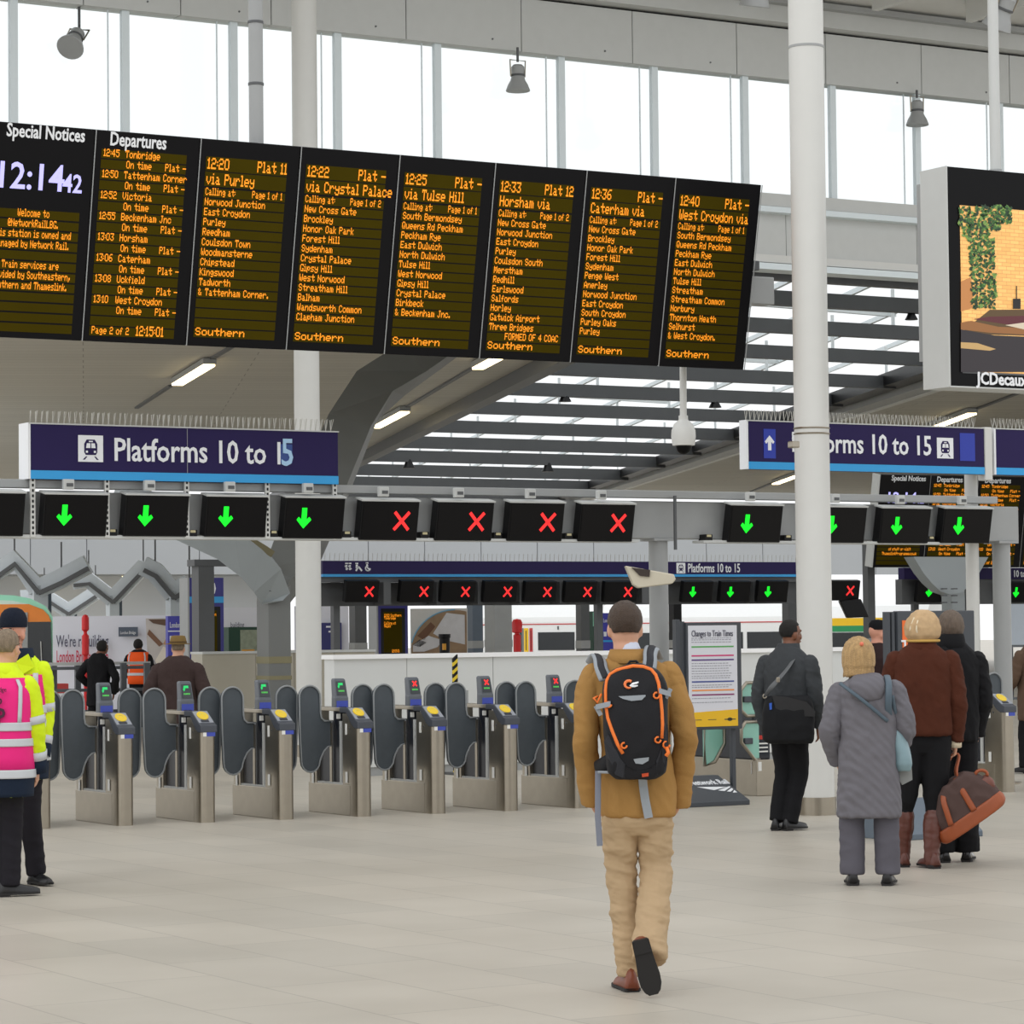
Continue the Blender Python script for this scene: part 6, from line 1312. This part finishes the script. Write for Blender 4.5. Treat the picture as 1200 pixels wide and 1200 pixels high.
f,q,Mh,body,up,tr,R0 = dressed(1020,1037,'person with a blond bob in a long grey coat standing right of the white column',-8,1.60,(-.05,.04,1.505),-24,rowsG,slG,
  [((-.10,0,.72),(-.115,.01,.42),(-.115,-.01,.09),(-.1,1)),((.10,0,.72),(.11,.01,.42),(.115,-.01,.09),(.1,1))],
  dict(top=GCO,legs=cloth('grey_trousers',(92,90,98),.85),shoe=SHOE,sleeve=(.072,.072,.066,.058)),hair=(mat('blond_hair',(184,150,102),.55,var=.6,scale=7,bump=.6,bscale=180,stretch=(9,9,1)),'bob'),legr=(.10,.082,.080),foot=.22)
b = MB(); R = []
for z,w,d,y in ((1.20,.05,.03,-.12),(1.22,.10,.045,-.12),(1.28,.12,.055,-.115),(1.32,.115,.06,-.10),(1.355,.10,.06,-.075),(1.375,.085,.06,-.04),(1.38,.07,.05,-.02)):
    R.append([q(w*math.cos(t),y+d*math.sin(t),z) for t in [2*math.pi*j/24 for j in range(24)]])
b.rings(R); b.build('hood', GCO, up, smooth=True, local=True)
b = MB(); b.ball(Mh @ V((.055,-.115,.075)),.014,8,6); b.build('hair_clip', mat('coral_clip',(230,120,90),.4), body, smooth=True, local=True)
off = f.J(1056,890,.02); T = bag_root('shoulder_bag','pale blue shoulder bag hanging on the right side of the grey quilted coat','bag',f,off); K = lambda px,py,y=0.: f.J(px,py,y)-off
b = MB(); R = []
for py,xl,xr,d in ((904,1052,1069,.05),(896,1047,1071,.075),(880,1045,1068,.08),(862,1043,1063,.07),(850,1043,1058,.045)):
    c = K((xl+xr)/2,py,-.02); w = (xr-xl)/2/f.sc; R.append([c+V((w*math.cos(t),d*math.sin(t),0)) for t in [2*math.pi*j/20 for j in range(20)]])
b.rings(R); bb_ = sculpt(b,'bag_body',mat('pale_blue_leather',(126,152,160),.45,var=.12,scale=14),T,.009,3,[(.004,12,12,8,5)])
b = MB(); P_,Rr = spline([K(1044,853,-.05),K(1041,830,-.15),K(1041,812,-.17),K(1042,800,-.13),K(1042,792,-.04)],[(.022,.006)]*5); b.tube(P_,Rr,8,ref=(1,0,0)); P_,Rr = spline([K(1056,852,.0),K(1050,835,-.10),K(1046,815,-.14)],[(.012,.006)]*3); b.tube(P_,Rr,8,ref=(1,0,0)); b.build('bag_strap', mat('slate_leather',(76,92,104),.5,var=.1), T, smooth=True, local=True)
b = MB(); P_,Rr = spline([K(985,800,-.13),K(1000,812,-.175),K(1020,828,-.175),K(1040,845,-.15)],[(.012,.004)]*4); b.tube(P_,Rr,6,ref=(1,0,.6)); b.build('cross_strap', mat('slate_leather',(76,92,104),.5,var=.1), T, smooth=True, local=True)
b = MB(); b.rings([[K(x,y,.03+o) for x,y in ((1054,898),(1071,890),(1072,915),(1060,921),(1055,912))] for o in (0,.03)]); b.build('pale_scarf', cloth('pale_grey_scarf',(150,152,150),.8), T, local=True)
# ---- person in the brown jacket with boots
BRJ = cloth('brown_suede_jacket',(76,38,24),.9,var=.18,scale=10)
rowsR = [(.925,.195,.145,0),(1.0,.20,.15,0),(1.15,.20,.145,0),(1.3,.205,.145,0),(1.42,.205,.13,0),(1.49,.17,.11,0),(1.545,.11,.09,.01)]
slR = [((-.185,0,1.44),(-.25,.05,1.18),(-.18,.2,1.0)),((.19,0,1.44),(.24,-.02,1.14),(.22,.03,.88))]
BOOT = mat('brown_boot_leather',(92,50,40),.4,var=.2,scale=18)
f,q,Mh,body,up,tr,R0 = dressed(1085,1017,'person in a brown jacket, beige headscarf and brown boots holding a travel bag',-6,1.74,(.01,.05,1.665),-14,rowsR,slR,
  [((-.09,0,.90),(-.13,.03,.50),(-.16,.10,.09),(-.3,1)),((.09,0,.90),(.07,.02,.50),(.04,-.03,.09),(-.45,.9))],
  dict(top=BRJ,legs=BLK,shoe=BOOT,sleeve=(.07,.066,.058,.05)),legr=(.105,.082,.056),foot=.25,curl=1.1,legcut=.45)
b = MB()
for h_,k_,a_ in (((-.09,0,.90),(-.13,.03,.50),(-.16,.10,.09)),((.09,0,.90),(.07,.02,.50),(.04,-.03,.09))):
    K0,A0 = q(*k_),q(*a_); f.limb(b,[K0.lerp(A0,.34),K0.lerp(A0,.55),K0.lerp(A0,.85),A0-V((0,0,.04))],[.068,.070,.056,.052])
sculpt(b,'boot_shafts',BOOT,R0,.009,3,[(.004,9,9,22,4)])
b = MB(); R = []
for z,w,d,y in ((-.085,.045,.05,-.02),(-.08,.095,.10,-.03),(-.045,.122,.13,-.03),(.01,.126,.138,-.028),(.065,.112,.125,-.02),(.105,.08,.095,-.02),(.128,.04,.05,-.02)): R.append([V((w*math.cos(t),y+d*math.sin(t)*(1 if math.sin(t) < 0 else .62),z)) for t in [2*math.pi*j/26 for j in range(26)]])
b.rings(R); b.bm.transform(Mh); scf = sculpt(b,'headscarf', cloth('beige_headscarf',(190,160,122),.8,var=.3,scale=22),body,.008,2,[(.006,7,7,9,2),(.003,22,22,14,6)])
b = MB(); b.tube([Mh @ V(p) for p in ((-.07,-.115,-.06),(-.065,-.142,0),(-.04,-.125,.07),(.0,-.07,.115))],[(.018,.006)]*4,8,ref=(1,0,0)); b.tube([Mh @ V(p) for p in ((-.02,-.15,-.06),(-.03,-.168,0),(-.02,-.145,.06))],[(.007,.004)]*3,8,ref=(1,0,0)); b.build('scarf_fold', cloth('cream_scarf',(222,208,180),.8), scf, smooth=True, local=True)
b = MB(); b.tube([Mh @ V((.112*math.cos(t),-.02+.122*math.sin(t),-.085+.0*math.cos(t*1.0))) for t in [math.pi*.95+math.pi*1.1*j/14 for j in range(15)]],.010,8); b.build('scarf_edge', cloth('mustard_trim',(204,166,92),.9), scf, smooth=True, local=True)
b = MB(); ringbody(b,q,[(1.50,.13,.105,.0),(1.545,.105,.10,.01),(1.59,.092,.09,.02),(1.595,.085,.08,.02)]); b.build('collar', BRJ, up, smooth=True, local=True)
b = MB(); A0,B0 = q(*slR[1][1]),q(*slR[1][2]); d_ = (B0-A0).normalized(); b.tube([B0-d_*.01,B0+d_*.04],[.044,.046],16); b.build('cuff', cloth('cream_cuff',(220,206,180),.9), up, smooth=True, local=True)
hd = q(*slR[1][2])+d_*.10
# travel bag
off = f.J(1130,990,-.02); T = bag_root('travel_bag','brown travel bag with a tan leather base hanging tilted from a hand','bag',f,off); K = lambda px,py,y=0.: f.J(px,py,y)-off
TLE = mat('tan_bag_leather',(150,74,36),.45,var=.15,scale=16); BGC = cloth('brown_bag_canvas',(84,66,62),.8,var=.15)
def bagring(pts, d, b, y0=-.02, k=.7):
    R = []
    for px,py,w in pts:
        c = K(px,py,y0); R.append([c+V((-.78*math.cos(t)*0,d[0]*0,0))+(V((.83,0,-.0)) * 0)+ax_*w*math.copysign(abs(math.cos(t))**k,math.cos(t))+V((0,1,0))*d[1]*math.copysign(abs(math.sin(t))**k,math.sin(t)) for t in [2*math.pi*j/24 for j in range(24)]])
    b.rings(R)
ax_ = (K(1175,934)-K(1098,986)).normalized()
b = MB(); bagring([(1139,954,.25),(1132,943,.245),(1127,934,.225),(1123,926,.19),(1119,918,.14),(1117,914,.09)],(0,.10),b); bd = sculpt(b,'bag_body',BGC,T,.010,3,[(.006,10,10,10,4)])
b = MB(); bagring([(1142.5,966,.25),(1141,962,.275),(1138.5,957,.277),(1135,951,.262)],(0,.115),b); sculpt(b,'leather_base',TLE,T,.010,2)
b = MB(); bagring([(1160,926,.05),(1157,919,.055),(1151,913,.05)],(0,.07),b); b.build('leather_end', mat('worn_end_leather',(112,64,52),.5,var=.2), T, smooth=True, local=True)
b = MB(); P_ = [K(1139,949,-.135),K(1131,935,-.13),K(1124,922,-.115),K(1120,912,-.07)]; P_,Rr = spline(P_,[(.022,.006)]*4); b.tube(P_,Rr,8,ref=tuple(ax_)); P_,Rr = spline([K(1112,966,-.13),K(1107,950,-.135),K(1104,937,-.115),K(1106,925,-.07)],[(.02,.006)]*4); b.tube(P_,Rr,8,ref=tuple(ax_)); b.build('leather_straps', TLE, T, smooth=True, local=True)
hx_ = f.J(f.cx,f.fy)*0; gp = hd-off
for s_,y in ((0,-.05),(1,.04)):
    P_,Rr = spline([K(1106,925,y),K(1108,908,y*.8),gp+V((-.02,y*.3,-.005)),gp+V((.03,y*.3,-.005)),K(1122,905,y*.8),K(1127,921,y)],[.009]*6); b = MB(); b.tube(P_,Rr,8); b.build('handle', TLE, T, smooth=True, local=True)
b = MB(); b.tube([K(1150+7*math.cos(t),908+5*math.sin(t),-.07) for t in [math.pi+math.pi*1.1*j/8 for j in range(9)]],.012,8); b.build('end_handle', TLE, T, smooth=True, local=True)
# ---- person in the black coat
rowsK = [(.86,.185,.14,0),(1.0,.19,.145,0),(1.15,.19,.145,0),(1.3,.20,.145,0),(1.41,.20,.13,0),(1.49,.165,.11,0),(1.56,.10,.09,.02)]
slK = [((-.18,0,1.43),(-.22,.08,1.16),(-.12,.22,1.05)),((.19,0,1.43),(.235,.0,1.14),(.20,.08,.90))]
f,q,Mh,body,up,tr,R0 = dressed(1118,1010,'person with grey brown hair in a black coat standing right behind the brown jacket',4,1.78,(.015,.05,1.665),-6,rowsK,slK,
  [((-.09,0,.92),(-.09,.02,.50),(-.09,-.02,.09),(-.2,1)),((.09,0,.92),(.09,.02,.50),(.10,.02,.09),(.35,1))],
  dict(top=BLK,legs=BLK,shoe=mat('black_patent_shoe',(24,22,24),.2),sleeve=(.07,.066,.06,.05)),hair=(mat('ash_brown_hair',(104,90,78),.7,var=.5,scale=8,bump=.6,bscale=200,stretch=(9,9,1.5)),'full'),legr=(.10,.085,.09),foot=.26)
b = MB(); ringbody(b,q,[(1.50,.13,.10,.0),(1.56,.108,.10,.01),(1.62,.10,.098,.02),(1.625,.09,.09,.02)]); b.build('collar', BLK, up, smooth=True, local=True)
# ---- people beyond the gates
kw = dict(body_voxel=.012, voxel=.014, wr=True)
rowsW = [(.55,.19,.14,0),(.75,.18,.14,0),(.95,.175,.13,0),(1.1,.18,.13,0),(1.22,.19,.125,0),(1.31,.14,.10,0),(1.37,.08,.08,.01)]
f,q,Mh,body,up,tr,R0 = dressed(116,868,'person in a long black coat with hands on hips before the white hoarding',-10,1.56,(.06,.05,1.46),-45,rowsW,[((-.17,0,1.22),(-.30,-.06,1.02),(-.20,.08,.88)),((.17,0,1.22),(.30,-.06,.98),(.24,.02,.74))],
  [((-.09,0,.75),(-.10,.01,.42),(-.10,0,.09),(-.1,1)),((.09,0,.75),(.10,.01,.42),(.10,0,.09),(.1,1))],dict(top=BLK,legs=BLK,shoe=SHOE),skin=SKIND,hair=(mat('black_hair',(24,20,18),.8),'full'),foot=.23,**kw)
off = f.J(132,806,-.02); T = bag_root('handbag','black handbag at the right hip of the person in the long black coat','bag',f,off)
b = MB(); b.cbox((.02,0,0),(.17,.12,.17)); b.build('bag_body', BLK, T, bevel=.03, local=True); b = MB(); b.tube([(-.05,0,.08),(-.03,0,.2),(.03,0,.2),(.06,0,.08)],.009,6); b.build('handle', BLK, T, local=True)
ORV = cloth('vest_orange',(250,92,30),.7,bump=.1)
rowsO = [(.75,.17,.12,0),(.9,.175,.125,0),(1.1,.175,.125,0),(1.22,.185,.125,0),(1.32,.17,.11,0),(1.38,.08,.08,.01)]
f,q,Mh,body,up,tr,R0 = dressed(163,852,'person in an orange vest and black clothes standing behind the railing',-8,1.56,(-.02,.05,1.46),-6,rowsO,[((-.18,0,1.24),(-.25,-.05,1.02),(-.17,.12,.86)),((.18,0,1.24),(.25,-.05,1.02),(.17,.12,.86))],
  [((-.085,0,.78),(-.09,.01,.43),(-.09,0,.09),(-.1,1)),((.085,0,.78),(.09,.01,.43),(.09,0,.09),(.1,1))],dict(top=BLK,legs=BLK,shoe=SHOE),skin=SKIND,hair=(mat('black_hair',(24,20,18),.8),'full'),**kw)
ve = band(q,rowsO,.77,1.34,.02,ORV,'vest',up); band(q,rowsO,.92,.97,.026,RETRO,'reflective_band',ve)
for lo in ((.62,.66),(.84,.88)): band(q,rowsO,.97,1.33,.026,RETRO,'reflective_brace',ve,n=80,arc=lo)
HATM = cloth('tan_hat_felt',(128,104,62),.9); DBR = cloth('dark_brown_coat',(62,48,46),.85)
rowsH = [(.62,.22,.16,0),(.8,.225,.16,0),(1.0,.22,.155,0),(1.15,.225,.15,0),(1.29,.235,.14,0),(1.37,.17,.12,0),(1.43,.09,.09,.01)]
f,q,Mh,body,up,tr,R0 = dressed(209,922,'person in a tan brimmed hat and dark brown coat with arms akimbo beyond the gates',-4,1.60,(.0,.05,1.515),-4,rowsH,[((-.21,0,1.28),(-.31,-.06,1.04),(-.2,.12,.90)),((.21,0,1.28),(.31,-.06,1.04),(.2,.12,.90))],
  [((-.10,0,.78),(-.11,.01,.43),(-.11,0,.09),(-.1,1)),((.10,0,.78),(.11,.01,.43),(.11,0,.09),(.1,1))],dict(top=DBR,legs=BLK,shoe=SHOE,sleeve=(.08,.074,.066,.055)),hair=(mat('grey_brown_hair',(132,116,96),.7),'crop'),**kw)
b = MB(); b.lathe([(.150,.0),(.153,.008),(.105,.014),(.098,.055),(.084,.10),(.05,.108),(0,.10)],(0,-.012,.05),28); b.bm.transform(Mh); h_ = b.build('hat', HATM, body, smooth='auto', local=True)
b = MB(); b.lathe([(.106,.014),(.107,.022),(.104,.036),(.098,.037)],(0,-.012,.05),28); b.bm.transform(Mh); b.build('hat_band', cloth('hat_band_brown',(92,72,44)), h_, smooth='auto', local=True)
rowsC = [(.80,.18,.13,0),(1.0,.18,.13,0),(1.2,.19,.13,0),(1.38,.19,.125,0),(1.46,.14,.10,0),(1.52,.08,.08,.01)]
f,q,Mh,body,up,tr,R0 = dressed(1029,946,'person in a black cap half hidden behind the orange poster stand',-50,1.72,(.0,.05,1.61),-66,rowsC,[((-.18,0,1.40),(-.24,0,1.12),(-.2,.1,.9)),((.18,0,1.40),(.24,0,1.12),(.2,.1,.9))],
  [((-.09,0,.88),(-.10,.02,.48),(-.10,0,.09),(-.1,1)),((.09,0,.88),(.10,.02,.48),(.10,0,.09),(.1,1))],dict(top=cloth('dark_plum_coat',(46,30,30),.8),legs=BLK,shoe=SHOE),skin=SKINR,hair=None,**kw)
b = MB(); b.lathe([(.085,0),(.087,.02),(.084,.06),(.06,.09),(.0,.1)],(0,-.012,.04),24); b.tube([(-.05,.08,.045),(0,.13,.04),(.05,.08,.045)],[(.03,.006)]*3,8,ref=(0,1,0)); b.bm.transform(Mh); b.build('cap', cloth('black_cap',(20,20,24),.9), body, smooth='auto', local=True)
rowsE = [(.60,.21,.15,0),(.9,.21,.15,0),(1.1,.205,.15,0),(1.3,.21,.14,0),(1.40,.16,.11,0),(1.46,.09,.09,.01)]
f,q,Mh,body,up,tr,R0 = dressed(1216,906,'person in a brown coat cut off by the right edge of the picture',20,1.66,(.0,.05,1.56),10,rowsE,[((-.2,0,1.32),(-.29,.0,1.06),(-.24,.16,.96)),((.2,0,1.32),(.29,0,1.06),(.24,.16,.96))],
  [((-.10,0,.80),(-.14,.03,.45),(-.16,0,.09),(-.2,1)),((.10,0,.80),(.11,.01,.45),(.11,0,.09),(.1,1))],dict(top=cloth('edge_brown_coat',(96,76,62),.85),legs=BLK,shoe=SHOE),hair=(mat('black_hair',(24,20,18),.8),'full'),**kw)
